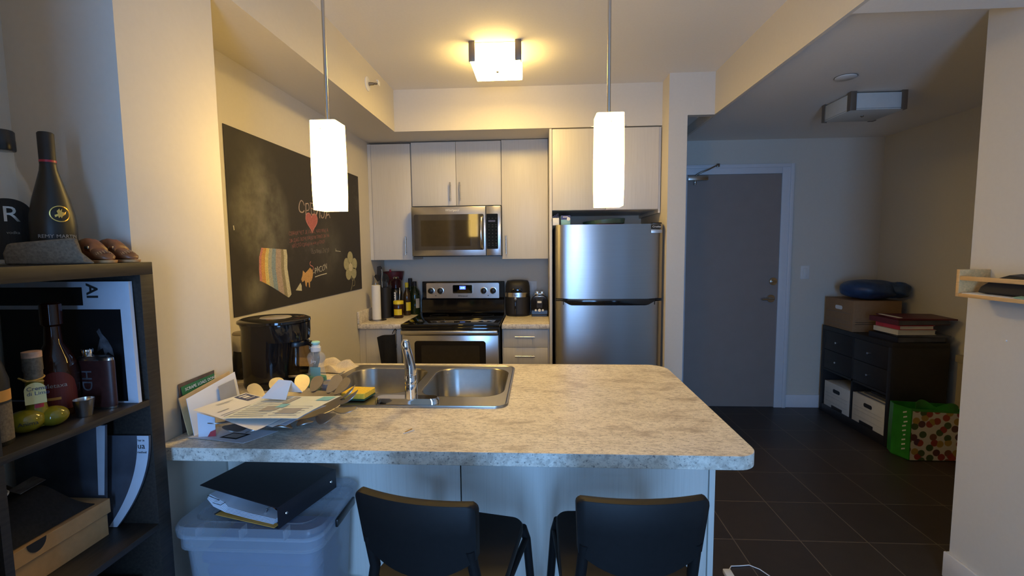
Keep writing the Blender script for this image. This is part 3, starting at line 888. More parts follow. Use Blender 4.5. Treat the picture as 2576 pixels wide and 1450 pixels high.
for r, z in enumerate((1.485, 1.50, 1.625, 1.64, 1.69)):
    for c in range(3):
        mb.box(-0.384 + c * 0.027, -0.373 + c * 0.027, 3.5735, 3.5742, z, z + 0.002)
mb.build('key_markings', M['keymark'], pc)
W(t).box(-0.383, -0.330, 3.5735, 3.5742, 1.664, 1.676).build('clock_window', M['inkblue'], pc)

# ------------------------------------------------------------------ fridge
FX0, FX1 = 0.118, 0.838
t = thing('refrigerator', 'tall stainless top-freezer refrigerator beside the grey pier', 'refrigerator', ((FX0 + FX1) / 2, 3.95, 0))
W(t).box(FX0 - 0.004, FX1 + 0.0035, 3.305, 3.95, 0.02, 1.612, 0.004).build('cabinet_body', M['black'], t)


def fr_door(name, z0, z1, notch_top=None, notch_bot=None):
    """slightly bowed door; the notch is the scooped grip along its edge"""
    n = 40; rings = []
    def front(u): return 3.236 - 0.012 * (1 - (2 * u - 1) ** 2) - 0.012 * (1 - abs(2 * u - 1) ** 14)
    for i in range(n + 1):
        u = i / n; x = FX0 + u * (FX1 - FX0); yf = front(u)
        k = min(1, max(0, min((u - 0.05) / 0.10, (0.95 - u) / 0.10))); k = k * k * (3 - 2 * k)
        za = z0 + (notch_bot or 0) * k; zb = z1 - (notch_top or 0) * k
        rings.append([(x, yf, za), (x, yf, (za * 2 + zb) / 3), (x, yf, (za + 2 * zb) / 3), (x, yf, zb), (x, 3.302, zb), (x, 3.302, za)])
    return W(t).loft(rings).build(name, M['fridge'], t, smooth=30)


fz = fr_door('freezer_door', 1.113, 1.617, notch_bot=-0.004)
fd = fr_door('fridge_door', 0.06, 1.094, notch_top=0.030)
W(t).box(0.165, 0.792, 3.222, 3.290, 1.066, 1.112, 0.003).build('grip_recess', M['blackgloss'], t)
mb = W(t); mb.loft([[(x, y, z) for y, z in ((3.232 - b, 1.108), (3.28, 1.108), (3.28, 1.096), (3.230 - b, 1.098))] for x, b in ((FX0 + 0.002, -0.012), (0.20, 0.010), (0.48, 0.024), (0.75, 0.010), (FX1 - 0.002, -0.012))])
mb.build('door_gasket', M['black'], t)
W(t).box(0.757, 0.820, 3.212, 3.2275, 1.583, 1.612, 0.001).build('maker_badge', M['inkblack'], fz)
wtext('badge_text', 'Crosley', 0.018, (0.763, 3.2115, 1.592), (1, 0, 0), (0, 0, 1), M['white'], fz, 0.0003)
W(t).box(0.757, 0.830, 3.218, 3.2300, 1.555, 1.577, 0.001).build('energy_sticker', M['brandtag'], fz)
wtext('sticker_text', 'FRIGIDAIRE', 0.013, (0.761, 3.2172, 1.5615), (1, 0, 0), (0, 0, 1), M['inkgrey'], fz, 0.0003)
W(t).box(0.775, 0.838, 3.26, 3.33, 1.612, 1.628, 0.004).build('hinge_cover', M['black'], t)

# on top of the fridge
t = thing('tea_carton', 'open white and lilac carton at the near corner of the fridge top', 'carton', (0.118, 3.315, 1.6175))
W(t).box(0.098, 0.142, 3.285, 3.345, 1.6175, 1.668, 0.001).build('box', M['white'], t)
W(t).box(0.116, 0.141, 3.2842, 3.285, 1.620, 1.634).build('lilac_print', M['paperblue'], t)
mb = W(t).quad((0.098, 3.285, 1.668), (0.098, 3.345, 1.668), (0.086, 3.345, 1.650), (0.086, 3.29, 1.650), 0.001)
mb.build('lid_flap', M['bronze'], t)
mb = W(t)
for i in range(4):
    x = 0.100 + i * 0.010
    mb.box(x + 0.002, x + 0.005, 3.295, 3.340, 1.650, 1.682 + 0.006 * i, 0.0005)
mb.build('tea_bags', M['purplebox'], t)
t = thing('soap_carton', 'blue and aqua printed carton on the fridge top', 'carton', (0.189, 3.35, 1.612))
W(t).box(0.157, 0.222, 3.325, 3.40, 1.612, 1.687, 0.001).build('box', M['tealbox'], t)
W(t).box(0.157, 0.222, 3.3240, 3.3252, 1.658, 1.687).build('navy_band', M['purplebox'], t)
W(t).box(0.170, 0.205, 3.3232, 3.3242, 1.674, 1.679).build('white_stripe', M['white'], t)
mb = W(t); mb.prism([(0.209 + 0.012 * math.cos(a), 1.662 + 0.013 * math.sin(a)) for a in [2 * PI * i / 20 for i in range(20)]], 3.3228, 3.3240, 'y'); mb.build('white_roundel', M['white'], t)
t = thing('serving_tray', 'dark green shallow tray lying on the fridge top', 'tray', (0.47, 3.55, 1.612))
rings = []
for k, (r, z) in enumerate(((0.10, 1.613), (0.15, 1.632), (0.155, 1.660), (0.150, 1.662), (0.142, 1.636), (0.10, 1.620))):
    rings.append([(0.48 + r * math.cos(a), 3.52 + r * 0.9 * math.sin(a), 1.613 + (z - 1.613) * (1.0 + 0.25 * math.cos(a))) for a in [2 * PI * i / 40 for i in range(40)]])
W(t).loft(rings).build('dish', M['cleanbox'], t)
W(t).box(0.40, 0.60, 3.335, 3.40, 1.6125, 1.624, 0.004).build('red_liner', M['red'], t)
t = thing('chopping_board', 'pale thin board lying flat on the fridge top beside the pier', 'board', (0.68, 3.5, 1.612))
W(t).box(0.648, 0.790, 3.345, 3.70, 1.6125, 1.623, 0.003).build('board_slab', M['white'], t)

# ------------------------------------------------------------------ on the far worktops
t = thing('paper_towel_roll', 'white paper towel roll on a wire stand near the chalkboard', 'paper towel', (-1.285, 3.545, 0.914))
W(t).lathe([(0.066, 0.9145), (0.066, 0.918), (0.062, 0.919)], (-1.252, 3.535), 36).build('stand_base', M['bronze'], t)
W(t).lathe([(0.033, 0.921), (0.0335, 1.185), (0.030, 1.1875), (0.012, 1.1875)], (-1.258, 3.53), 32).build('roll', M['white'], t)
W(t).tube([(-1.258, 3.53, 0.918), (-1.258, 3.53, 1.205)], 0.004).build('stand_rod', M['nickel'], t)

t = thing('utensil_holder', 'tall black utensil holder packed with dark cooking tools', 'utensil holder', (-1.235, 3.66, 0.914))
W(t).lathe([(0.040, 0.914), (0.042, 1.16), (0.038, 1.16), (0.036, 0.93)], (-1.230, 3.665), 28, cap1=True).build('holder_cup', M['blackmatte'], t)


def utensil(pts, r, headf, name, m):
    mb = W(t); mb.tube(pts, r, 8)
    headf(mb)
    mb.build(name, m, t)


utensil([(-1.245, 3.66, 1.10), (-1.268, 3.66, 1.23)], 0.005, lambda mb: mb.prism([(-1.292, 1.222), (-1.262, 1.212), (-1.250, 1.318), (-1.262, 1.332), (-1.288, 1.325)], 3.655, 3.662, 'y'), 'spatula', M['blackmatte'])
utensil([(-1.225, 3.67, 1.10), (-1.222, 3.67, 1.22)], 0.005, lambda mb: mb.prism([(-1.245, 1.21), (-1.205, 1.195), (-1.196, 1.225), (-1.212, 1.262), (-1.238, 1.272)], 3.667, 3.674, 'y'), 'ladle', M['black'])
utensil([(-1.243, 3.64, 1.12), (-1.247, 3.64, 1.21)], 0.004, lambda mb: mb.tube([(-1.247, 3.64, 1.21), (-1.243, 3.64, 1.285), (-1.247, 3.64, 1.305)], [0.003, 0.003, 0.004], 8), 'steel_knife', M['chrome'])
utensil([(-1.24, 3.655, 1.10), (-1.275, 3.655, 1.19)], 0.004, lambda mb: mb.prism([(-1.312, 1.248), (-1.285, 1.205), (-1.262, 1.222), (-1.268, 1.262), (-1.302, 1.262)], 3.651, 3.657, 'y'), 'turner', M['black'])
utensil([(-1.21, 3.66, 1.10), (-1.20, 3.66, 1.17)], 0.004, lambda mb: mb.prism([(-1.206, 1.165), (-1.188, 1.150), (-1.172, 1.165), (-1.190, 1.185)], 3.656, 3.664, 'y'), 'scraper', M['blackmatte'])

t = thing('coffee_press', 'black travel press with checkered strip beside the yellow-lidded jar', 'coffee press', (-1.165, 3.72, 0.914))
W(t).lathe([(0.050, 0.914), (0.052, 0.96), (0.050, 1.11), (0.042, 1.14)], (-1.175, 3.76), 28).build('vessel', M['blackgloss'], t)
W(t).lathe([(0.044, 1.14), (0.046, 1.20), (0.040, 1.212), (0.02, 1.222), (0.0, 1.224)], (-1.172, 3.76), 28, cap1=False).build('lid', M['blenderglass'], t)
W(t).lathe([(0.022, 1.222), (0.026, 1.232), (0.018, 1.240)], (-1.170, 3.76), 20).build('top_knob', M['chrome'], t)
W(t).tube([(-1.130, 3.72, 1.15), (-1.126, 3.705, 1.10), (-1.136, 3.702, 1.0), (-1.148, 3.712, 0.955)], 0.005, 8).build('bail_handle', M['nickel'], t)
mb = W(t)
mb.box(-1.172, -1.158, 3.7055, 3.7075, 0.93, 1.115)
st = mb.build('checker_strip', M['white'], t)
mb = W(t)
for i in range(9):
    mb.box(-1.174, -1.167, 3.7047, 3.7060, 0.935 + i * 0.020, 0.945 + i * 0.020)
mb.build('checker_square', M['inkblack'], st)
t = thing('mixing_bowl', 'dark maroon bowl standing upright behind the black press', 'bowl', (-1.15, 3.86, 0.914))
mb = W(t)
mb.lathe([(0.035, 0.914), (0.04, 1.10), (0.05, 1.18), (0.072, 1.205), (0.083, 1.255), (0.086, 1.275), (0.081, 1.275), (0.068, 1.215)], (-1.228, 3.885), 36)
mb.build('bowl_shell', M['maroon'], t)
mb = W(t); mb.tube([(-1.240, 3.87, 1.21), (-1.240, 3.845, 1.26), (-1.241, 3.835, 1.295)], [0.010, 0.013, 0.006], 8); mb.build('red_spatula', M['red'], t)

t = thing('spread_jar', 'brown jar with a yellow lid and yellow label beside the black press', 'jar', (-1.125, 3.66, 0.914))
W(t).lathe([(0.034, 0.914), (0.040, 0.922), (0.040, 1.02), (0.037, 1.028)], (-1.125, 3.66), 32).build('jar_body', M['jam'], t)
W(t).lathe([(0.0405, 1.026), (0.0405, 1.049), (0.038, 1.052)], (-1.125, 3.66), 32).build('lid', M['yellow'], t)
W(t).loft([[(-1.125 + 0.0412 * math.sin(a), 3.66 - 0.0412 * math.cos(a), z) for a in [(-0.75 + 1.7 * i / 12) for i in range(13)]] for z in (0.94, 0.987)], False, False, closed=False).build('label', M['yellow'], t)


def bottle(name, label, c, prof, m, cap=None, capm=None, lab=None, group=None):
    t = thing(name, label, 'bottle', (c[0], c[1], prof[0][1]), group=group)
    W(t).lathe(prof, c, 30).build('bottle_glass', m, t)
    if cap:
        W(t).lathe(cap, c, 24).build('cap', capm, t)
    if lab:
        r, z0, z1, a0, a1, lm = lab
        W(t).loft([[(c[0] + r * math.sin(a), c[1] - r * math.cos(a), z) for a in [a0 + (a1 - a0) * i / 12 for i in range(13)]] for z in (z0, z1)], False, False, closed=False).build('paper_label', lm, t)
    return t


z = 0.914
bottle('oil_bottle', 'small dark oil bottle with yellow cap and yellow label', (-1.097, 3.81), [(0.028, z), (0.030, z + .01), (0.030, z + .14), (0.028, z + .175), (0.013, z + .215), (0.012, z + .235)], M['oil'],
       [(0.014, z + .232), (0.015, z + .268), (0.012, z + .272)], M['yellow'], (0.0306, z + 0.04, z + .11, 0.0, 1.5, M['yellow']))
bottle('olive_oil_bottle', 'tall dark green bottle with a black screw cap by the wall', (-1.100, 3.93), [(0.030, z), (0.030, z + .17), (0.026, z + .205), (0.014, z + .235), (0.014, z + .255)], M['greenglass'],
       [(0.017, z + .235), (0.017, z + .298), (0.015, z + .30)], M['blackmatte'])
bottle('wine_bottle', 'wide dark green bottle with a pale label next to the stove', (-1.047, 3.87), [(0.040, z), (0.043, z + .01), (0.043, z + .16), (0.038, z + .195), (0.018, z + .225), (0.016, z + .262), (0.017, z + .270)], M['greenglass'],
       [(0.0172, z + .240), (0.0172, z + .275), (0.015, z + .277)], M['blackmatte'], (0.0436, z + 0.055, z + .135, 0.45, 1.3, M['inkgrey']))

t = thing('air_fryer', 'black air fryer with a steel band between stove and toaster', 'air fryer', (-0.185, 3.82, 0.914))
cx, cy = -0.176, 3.83


def oval(rx, ry, z, n=40, p=2.6):
    return [(cx + rx * math.copysign(abs(math.cos(a)) ** (2 / p), math.cos(a)), cy + ry * math.copysign(abs(math.sin(a)) ** (2 / p), math.sin(a)), z) for a in [2 * PI * i / n for i in range(n)]]


W(t).loft([oval(0.0925, 0.110, 0.914), oval(0.0999, 0.118, 0.93), oval(0.1018, 0.120, 1.03), oval(0.0999, 0.118, 1.15), oval(0.0944, 0.112, 1.178), oval(0.085, 0.095, 1.195), oval(0.05, 0.06, 1.200)]).build('housing', M['blackmatte'], t)
W(t).loft([oval(0.1031, 0.1215, 1.070), oval(0.1027, 0.1210, 1.106)], False, False).build('steel_band', M['steel'], t)
W(t).box(-0.225, -0.135, 3.703, 3.712, 1.108, 1.140, 0.003).build('touch_panel', M['blackglass'], t)
dw = W(t).loft([oval(0.1022, 0.1225, 0.935), oval(0.1041, 0.1240, 1.0), oval(0.1034, 0.1232, 1.066)], True, True).build('basket_drawer', M['blackmatte'], t)
W(t).box(-0.195, -0.182, 3.675, 3.716, 0.935, 1.050, 0.004).build('drawer_handle', M['blackgloss'], dw)
mb = W(t); mb.loft([[(-0.188 + r * math.cos(a), y, 1.058 + r * math.sin(a)) for a in [2 * PI * i / 20 for i in range(20)]] for y, r in ((3.71, 0.013), (3.692, 0.012), (3.690, 0.008))])
mb.build('release_button', M['bronze'], dw)
wtext('maker_logo', 'bella', 0.016, (-0.183, 3.7065, 1.083), (1, 0, 0), (0, 0, 1), M['inkblack'], t, 0.0003, align='CENTER', shear=0.2)

t = thing('toaster', 'black two-slot toaster next to the fridge side panel', 'toaster', (0.008, 3.83, 0.914))
prof = rrect(-0.065, 0.072, 0.926, 1.092, 0.045, 8, radii=(0.012, 0.060, 0.060, 0.012))
mb = W(t); mb.prism(prof, 3.715, 3.955, 'y'); mb.build('housing', M['blackgloss'], t, bev=0.006)
W(t).box(-0.055, 0.062, 3.725, 3.945, 0.914, 0.928).build('foot_base', M['black'], t)
W(t).box(-0.036, 0.044, 3.730, 3.94, 1.090, 1.097, 0.002).build('top_plate', M['steel'], t)
for sx in (-0.026, 0.012):
    W(t).box(sx, sx + 0.024, 3.75, 3.92, 1.096, 1.112, 0.002).build('bun_rack_rail', M['nickel'], t)
W(t).box(-0.030, 0.038, 3.709, 3.716, 1.072, 1.079, 0.002).build('chrome_line', M['steel'], t)
mb = W(t).prism([(-0.030, 1.065), (0.037, 1.065), (0.028, 1.05), (0.025, 0.985), (-0.018, 0.985), (-0.021, 1.05)], 3.711, 3.716, 'y'); mb.build('lever_slot', M['blackmatte'], t)
W(t).box(-0.014, 0.021, 3.695, 3.712, 1.024, 1.040, 0.004).build('lever', M['whiteplastic'], t)
for bx, r in ((-0.026, 0.0085), (0.003, 0.012), (0.030, 0.0085)):
    mb = W(t); mb.loft([[(bx + q * math.cos(a), y, 0.965 + q * math.sin(a)) for a in [2 * PI * i / 18 for i in range(18)]] for y, q in ((3.716, r), (3.708, r), (3.707, r * .7))])
    mb.build('button', M['whiteplastic'], t)
# ------------------------------------------------------------------ peninsula
t = thing('peninsula_cabinet', 'pale woodgrain peninsula base facing the two black stools', 'kitchen island', (-0.3, 1.8, 0))
W(t).box(-1.070, -0.266, 1.490, 1.508, 0.0, 0.876, 0.001).build('back_panel', M['cab'], t)
W(t).box(-0.262, 0.545, 1.490, 1.508, 0.0, 0.876, 0.001).build('back_panel', M['cab'], t)
W(t).box(0.548, 0.566, 1.486, 2.13, 0.0, 0.876, 0.001).build('end_panel', M['cab'], t)
W(t).box(-1.343, -1.325, 1.56, 2.13, 0.0, 0.876).build('wall_end_panel', M['cab'], t)
mb = W(t)
for a, b in ((-1.32, -0.90), (-0.90, -0.49), (-0.49, -0.06), (-0.06, 0.545)):
    mb.box(a + .002, b - .002, 2.112, 2.130, 0.10, 0.872, 0.001)
mb.build('front_doors', M['cab'], t)
W(t).box(-1.325, 0.548, 1.508, 2.112, 0.09, 0.105).build('bottom_shelf', M['cab'], t)

t = thing('peninsula_worktop', 'large granite-look peninsula worktop holding the sink', 'countertop', (-0.3, 1.7, 0.876))
outer = [(-1.0725, 1.207)] + [(0.52 + 0.058 * math.sin(a), 1.265 - 0.058 * math.cos(a)) for a in [PI / 2 * i / 8 for i in range(9)]] + \
        [(0.49 + 0.088 * math.cos(a), 2.084 + 0.088 * math.sin(a)) for a in [PI / 2 * i / 8 for i in range(9)]] + [(-1.341, 2.172), (-1.341, 1.556), (-1.0725, 1.556)]
hole = rrect(-0.858, -0.122, 1.565, 2.104, 0.03)
W(t).plate(outer, [hole], 0.876, 0.914).build('slab', M['counter'], t, bev=0.006)

t = thing('kitchen_sink', 'double-bowl stainless sink set in the peninsula worktop', 'sink', (-0.49, 1.83, 0.914))
bowls = [(-0.826, -0.492, 1.695, 2.068), (-0.452, -0.134, 1.665, 2.068)]
rim = rrect(-0.872, -0.110, 1.551, 2.116, 0.045)
W(t).plate(rim, [rrect(*b, 0.085, 8) for b in bowls], 0.9142, 0.9185).build('rim_deck', M['sink'], t, bev=0.0015)
mb = W(t)
ro = rrect(-0.872, -0.110, 1.551, 2.116, 0.045); ri = rrect(-0.866, -0.116, 1.557, 2.110, 0.040)
mb.loft([[(x, y, 0.9145) for x, y in ro], [(x, y, 0.9215) for x, y in rrect(-0.870, -0.112, 1.553, 2.114, 0.044)], [(x, y, 0.9215) for x, y in ri], [(x, y, 0.9186) for x, y in rrect(-0.862, -0.120, 1.561, 2.106, 0.037)]], False, False)
mb.build('raised_edge', M['sink'], t)
for b in bowls:
    mb = W(t)
    rings = []
    for z, d, r in ((0.9186, 0, 0.085), (0.912, 0.004, 0.085), (0.76, 0.012, 0.082), (0.742, 0.022, 0.075), (0.735, 0.045, 0.06)):
        rings.append([(x, y, z) for x, y in rrect(b[0] + d, b[1] - d, b[2] + d, b[3] - d, r, 8)])
    mb.loft(rings, False, True)
    bw = mb.build('bowl', M['sink'], t, smooth=60)
    W(t).lathe([(0.042, 0.7352), (0.042, 0.738), (0.030, 0.737), (0.012, 0.7365)], ((b[0] + b[1]) / 2, (b[2] + b[3]) / 2), 28).build('drain', M['chrome'], bw)

t = thing('kitchen_faucet', 'chrome single-lever faucet on the sink deck', 'faucet', (-0.452, 1.59, 0.9185))
pl = rrect(-0.582, -0.352, 1.5645, 1.6165, 0.0255, 8)


def sc(poly, k):
    cx = sum(p[0] for p in poly) / len(poly); cy = sum(p[1] for p in poly) / len(poly)
    return [(cx + (x - cx) * k, cy + (y - cy) * (k if k == 1 else k * .9)) for x, y in poly]


W(t).loft([[(x, y, 0.9187) for x, y in pl], [(x, y, 0.932) for x, y in sc(pl, 0.99)], [(x, y, 0.940) for x, y in sc(pl, 0.93)]]).build('base_plate', M['chrome'], t)
W(t).lathe([(0.0225, 0.938), (0.0215, 0.965), (0.0205, 0.988), (0.0202, 0.989), (0.0202, 0.991), (0.0215, 0.992), (0.021, 1.018), (0.0195, 1.020), (0.0195, 1.023), (0.0205, 1.026)], (-0.452, 1.588), 28).build('body', M['chrome'], t)
mb = W(t)
mb.tube([(-0.452, 1.588, 1.02), (-0.453, 1.588, 1.05), (-0.457, 1.584, 1.085), (-0.462, 1.578, 1.115), (-0.464, 1.574, 1.138), (-0.464, 1.573, 1.148)], [0.0205, 0.0195, 0.0155, 0.0145, 0.0155, 0.009], 24)
mb.build('lever', M['chrome'], t)
W(t).tube([(-0.454, 1.594, 0.995), (-0.472, 1.66, 1.010), (-0.494, 1.74, 1.010), (-0.511, 1.80, 0.995), (-0.515, 1.815, 0.975)], [0.014, 0.0135, 0.013, 0.013, 0.013], 18).build('spout', M['chrome'], t)

t = thing('drinking_glass', 'clear tumbler standing in the sink bowl behind the faucet plate', 'glass', (-0.282, 1.735, 0.737))
W(t).lathe([(0.026, 0.7375), (0.035, 0.855), (0.033, 0.855), (0.024, 0.743)], (-0.300, 1.760), 32).build('tumbler', M['glass'], t)

t = thing('sponge', 'yellow sponge with green scouring side on the sink deck', 'sponge', (-0.665, 1.635, 0.9186))
W(t).loft([[(-0.712, 1.598, z), (-0.624, 1.594, z), (-0.612, 1.675, z), (-0.703, 1.682, z)] for z in (0.928, 0.949)]).build('foam', M['sponge'], t, bev=0.003)
W(t).loft([[(-0.712, 1.598, z), (-0.624, 1.594, z), (-0.612, 1.675, z), (-0.703, 1.682, z)] for z in (0.9222, 0.9282)]).build('scouring_pad', M['scour'], t, bev=0.001)

t = thing('dish_soap_bottle', 'clear dish soap bottle with green liquid beside the coffee maker', 'bottle', (-0.888, 1.785, 0.914))
c = (-0.888, 1.785)
P = [(0.037, 0.914), (0.0395, 0.918), (0.0385, 0.945), (0.0345, 0.975), (0.0295, 1.002), (0.034, 1.022), (0.0375, 1.037), (0.031, 1.050), (0.019, 1.058), (0.0175, 1.066)]
W(t).lathe(P, c, 36, sy=0.62).build('bottle_shell', M['thin'], t)
W(t).lathe([(0.0365, 0.9165), (0.0385, 0.9195), (0.0378, 0.945), (0.0368, 0.958)], c, 36, sy=0.60).build('liquid', M['soap'], t)
W(t).lathe([(0.0195, 1.060), (0.0195, 1.077), (0.0165, 1.078), (0.0155, 1.084), (0.013, 1.086)], c, 28).build('screw_cap', M['whiteplastic'], t)
W(t).lathe([(0.010, 1.084), (0.011, 1.089), (0.0165, 1.091), (0.0165, 1.097), (0.012, 1.100)], c, 28).build('pull_spout', M['teacap'], t)
W(t).loft([[(-0.888 + k * 0.0205 + 0.004, 1.785 - 0.0245 + 0.0045 * abs(k), z) for k in (-1, -0.33, 0.33, 1)] for z in (0.962, 1.0)], False, False, closed=False).build('front_label', M['inkteal'], t)
wtext('label_text', 'Joy', 0.018, (-0.900, 1.7625, 1.018), (1, 0, 0), (0, 0, 1), M['paperblue'], t, 0.0003)

# coffee maker, seen from its rounded tank side
t = thing('coffee_maker', 'large gloss black drip coffee maker beside the wall end', 'coffee maker', (-1.06, 1.82, 0.914))
cx, cy = -1.082, 1.83


def ring2(rx, ry, z, dx=0, dy=0, n=44, p=2.3):
    return [(cx + dx + rx * math.copysign(abs(math.cos(a)) ** (2 / p), math.cos(a)), cy + dy + ry * math.copysign(abs(math.sin(a)) ** (2 / p), math.sin(a)), z) for a in [2 * PI * i / n for i in range(n)]]


W(t).loft([ring2(0.128, 0.103, 0.914, 0.010), ring2(0.131, 0.106, 0.925, 0.010), ring2(0.128, 0.103, 0.945, 0.010)]).build('base', M['blackgloss'], t)
W(t).loft([ring2(0.100, 0.098, 0.94, -0.015, -0.005), ring2(0.102, 0.100, 1.05, -0.015, -0.005), ring2(0.106, 0.104, 1.10, -0.012), ring2(0.118, 0.108, 1.15, 0), ring2(0.130, 0.112, 1.172, 0.004)]).build('water_tank', M['blackgloss'], t)
W(t).loft([ring2(0.105, 0.098, 1.10, 0.030), ring2(0.118, 0.108, 1.135, 0.020), ring2(0.128, 0.112, 1.17, 0.010)]).build('brew_head', M['blackgloss'], t)
ld = W(t).loft([ring2(0.131, 0.118, 1.170, 0.004), ring2(0.135, 0.122, 1.174, 0.004), ring2(0.134, 0.121, 1.182, 0.004), ring2(0.120, 0.106, 1.189, 0.004)]).build('lid', M['blackgloss'], t)
W(t).loft([ring2(0.06, 0.055, 1.1885, 0.01), ring2(0.056, 0.052, 1.1915, 0.01)]).build('lid_disc', M['jarglass'], ld)
cc = (-0.998, 1.845)
cf = W(t).lathe([(0.048, 0.947), (0.064, 0.955), (0.068, 0.99), (0.058, 1.04), (0.046, 1.075), (0.044, 1.085), (0.040, 1.085), (0.044, 1.07), (0.062, 0.99), (0.050, 0.955)], cc, 36).build('carafe', M['smoke'], t)
W(t).lathe([(0.0475, 1.072), (0.049, 1.088), (0.044, 1.096)], cc, 32).build('carafe_collar', M['black'], cf)
W(t).lathe([(0.0655, 0.952), (0.066, 0.962)], cc, 32, cap0=False, cap1=False).build('carafe_ring', M['steel'], cf)
W(t).tube([(-0.955, 1.835, 1.085), (-0.925, 1.825, 1.083), (-0.905, 1.82, 1.062), (-0.902, 1.82, 1.02), (-0.912, 1.822, 0.985), (-0.94, 1.832, 0.968)], [0.011, 0.012, 0.012, 0.0115, 0.011, 0.009], 12).build('carafe_handle', M['blackgloss'], cf)

t = thing('coffee_grinder', 'steel-topped black kitchen appliance half hidden behind the wall end', 'appliance', (-1.275, 1.93, 0.914))
W(t).lathe([(0.052, 0.914), (0.054, 0.93), (0.050, 1.0), (0.046, 1.03)], (-1.275, 1.93), 32).build('lower_body', M['blackgloss'], t)
W(t).lathe([(0.044, 1.03), (0.047, 1.035), (0.047, 1.098), (0.045, 1.102)], (-1.275, 1.93), 32).build('steel_upper', M['steel'], t)
W(t).lathe([(0.046, 1.101), (0.047, 1.106), (0.042, 1.112), (0.012, 1.114), (0.010, 1.120)], (-1.275, 1.93), 32).build('lid', M['bronze'], t)
W(t).tube([(-1.245, 1.90, 1.045), (-1.222, 1.885, 1.035), (-1.216, 1.882, 1.0), (-1.238, 1.895, 0.978)], 0.011, 10).build('handle', M['blackgloss'], t)


def dish_towel(u, v):
    x = -1.035 + 0.175 * u + 0.02 * v; y = 2.00 + 0.14 * v - 0.03 * u
    edge = min(1, 6 * min(u, 1 - u)) * min(1, 6 * min(v, 1 - v))
    h = 0.016 + 0.011 * math.sin(u * 11 + 2.5 * math.sin(v * 5)) + 0.010 * math.sin(v * 8 + u * 3) + 0.016 * math.exp(-((u - .12) ** 2 + (v - .6) ** 2) * 18)
    return (x, y, 0.9155 + max(0.004, h) * edge + 0.004)


t = thing('dish_towel', 'crumpled cream dish towel behind the soap bottle by the sink', 'towel', (-0.95, 2.05, 0.914))
W(t).sheet(dish_towel, 36, 28, 0.004).build('folds', M['towel'], t, smooth=80)
t = thing('small_jar', 'small grey lidded jar on the sink deck behind the petal bowl', 'jar', (-0.770, 1.640, 0.9186))
W(t).lathe([(0.028, 0.9187), (0.031, 0.924), (0.031, 0.955), (0.027, 0.962)], (-0.770, 1.640), 28).build('jar_body', M['jarglass'], t)
W(t).lathe([(0.031, 0.962), (0.032, 0.976), (0.027, 0.979), (0.026, 0.975)], (-0.770, 1.640), 28).build('lid', M['jarglass'], t)
for k, (a, b, c, d) in enumerate((((-0.402), 1.346, (-0.388), 1.362), (-0.404, 1.334, -0.378, 1.350))):
    t = thing('wooden_pick', ('short' if k == 0 else 'longer') + ' pale splinter of wood lying on the peninsula worktop', 'toothpick', (a, b, 0.914), group='splinters on the worktop')
    W(t).tube([(a, b - .01, 0.9155), (c, d, 0.9155)], 0.0012, 6).build('splinter', M['manila'] if k == 0 else M['white'], t)

# petal bowl full of mail
BX, BY = -0.800, 1.425
t = thing('petal_bowl', 'metal bowl edged with flower petals full of mail', 'bowl', (BX, BY, 0.914))
W(t).lathe([(0.055, 0.9145), (0.075, 0.918), (0.125, 0.938), (0.160, 0.962), (0.1575, 0.963), (0.122, 0.941), (0.073, 0.921), (0.02, 0.9185)], (BX, BY), 48).build('bowl_shell', M['petal'], t)
rnd = random.Random(3)
NP = 18
for i in range(NP):
    a = 2 * PI * (i + 0.5) / NP + rnd.uniform(-.05, .05)
    if 2.7 < a < 3.7:
        L = 0.045
    else:
        L = rnd.uniform(0.066, 0.082)
    tilt = rnd.uniform(0.50, 0.75) if a < PI else rnd.uniform(0.04, 0.16)
    wd = rnd.uniform(0.024, 0.030)
    base = Vector((BX + 0.152 * math.cos(a), BY + 0.152 * math.sin(a), 0.957))
    rad = Vector((math.cos(a) * math.cos(tilt), math.sin(a) * math.cos(tilt), math.sin(tilt))); tan = Vector((-math.sin(a), math.cos(a), 0))
    tw = rnd.uniform(-.35, .35); up = rad.cross(tan)
    tan = (tan * math.cos(tw) + up * math.sin(tw)).normalized(); up = rad.cross(tan)
    mb = W(t); top, bot = [], []
    for k in range(24):
        q = 2 * PI * k / 24
        u = 0.5 - 0.5 * math.cos(q); sgn = 1 if q < PI else -1
        wv = wd * (abs(math.sin(q)) ** 0.85) * (0.55 + 0.6 * u)
        p = base + rad * (L * u) + tan * (sgn * wv) + up * (0.006 * (2 * u - 1) ** 2)
        top.append(p); bot.append(p - up * 0.0022)
    mb.loft([bot, top]).build('petal', M['petal'], t, smooth=60)


def paper(name, label, cat, cor, m, curl=0.006, n=10, group=None, th=0.0005, seed=0):
    """a sheet through four corners (a,b,c,d) with a soft wave"""
    a, b, c, d = map(Vector, cor)
    o = (a + b + c + d) / 4
    t = thing(name, label, cat, tuple(o), group=group)

    def fn(u, v):
        p = a.lerp(b, u).lerp(d.lerp(c, u), v)
        p.z += curl * (math.sin(u * 4 + seed) * math.sin(v * 3.2 + seed * 2)) 
        return p
    W(t).sheet(fn, n, n, th).build('sheet', m, t, smooth=80)
    return t, fn


def mark(t, fn, u0, u1, v0, v1, m, name='print_block', up=0.0008, n=4):
    mb = W(t)
    g = []
    for i in range(n + 1):
        row = []
        for j in range(n + 1):
            p = Vector(fn(u0 + (u1 - u0) * i / n, v0 + (v1 - v0) * j / n)); p.z += up
            row.append(mb.v(p))
        g.append(row)
    for i in range(n):
        for j in range(n):
            mb.face((g[i][j], g[i + 1][j], g[i + 1][j + 1], g[i][j + 1]))
    return mb.build(name, m, t, smooth=80)


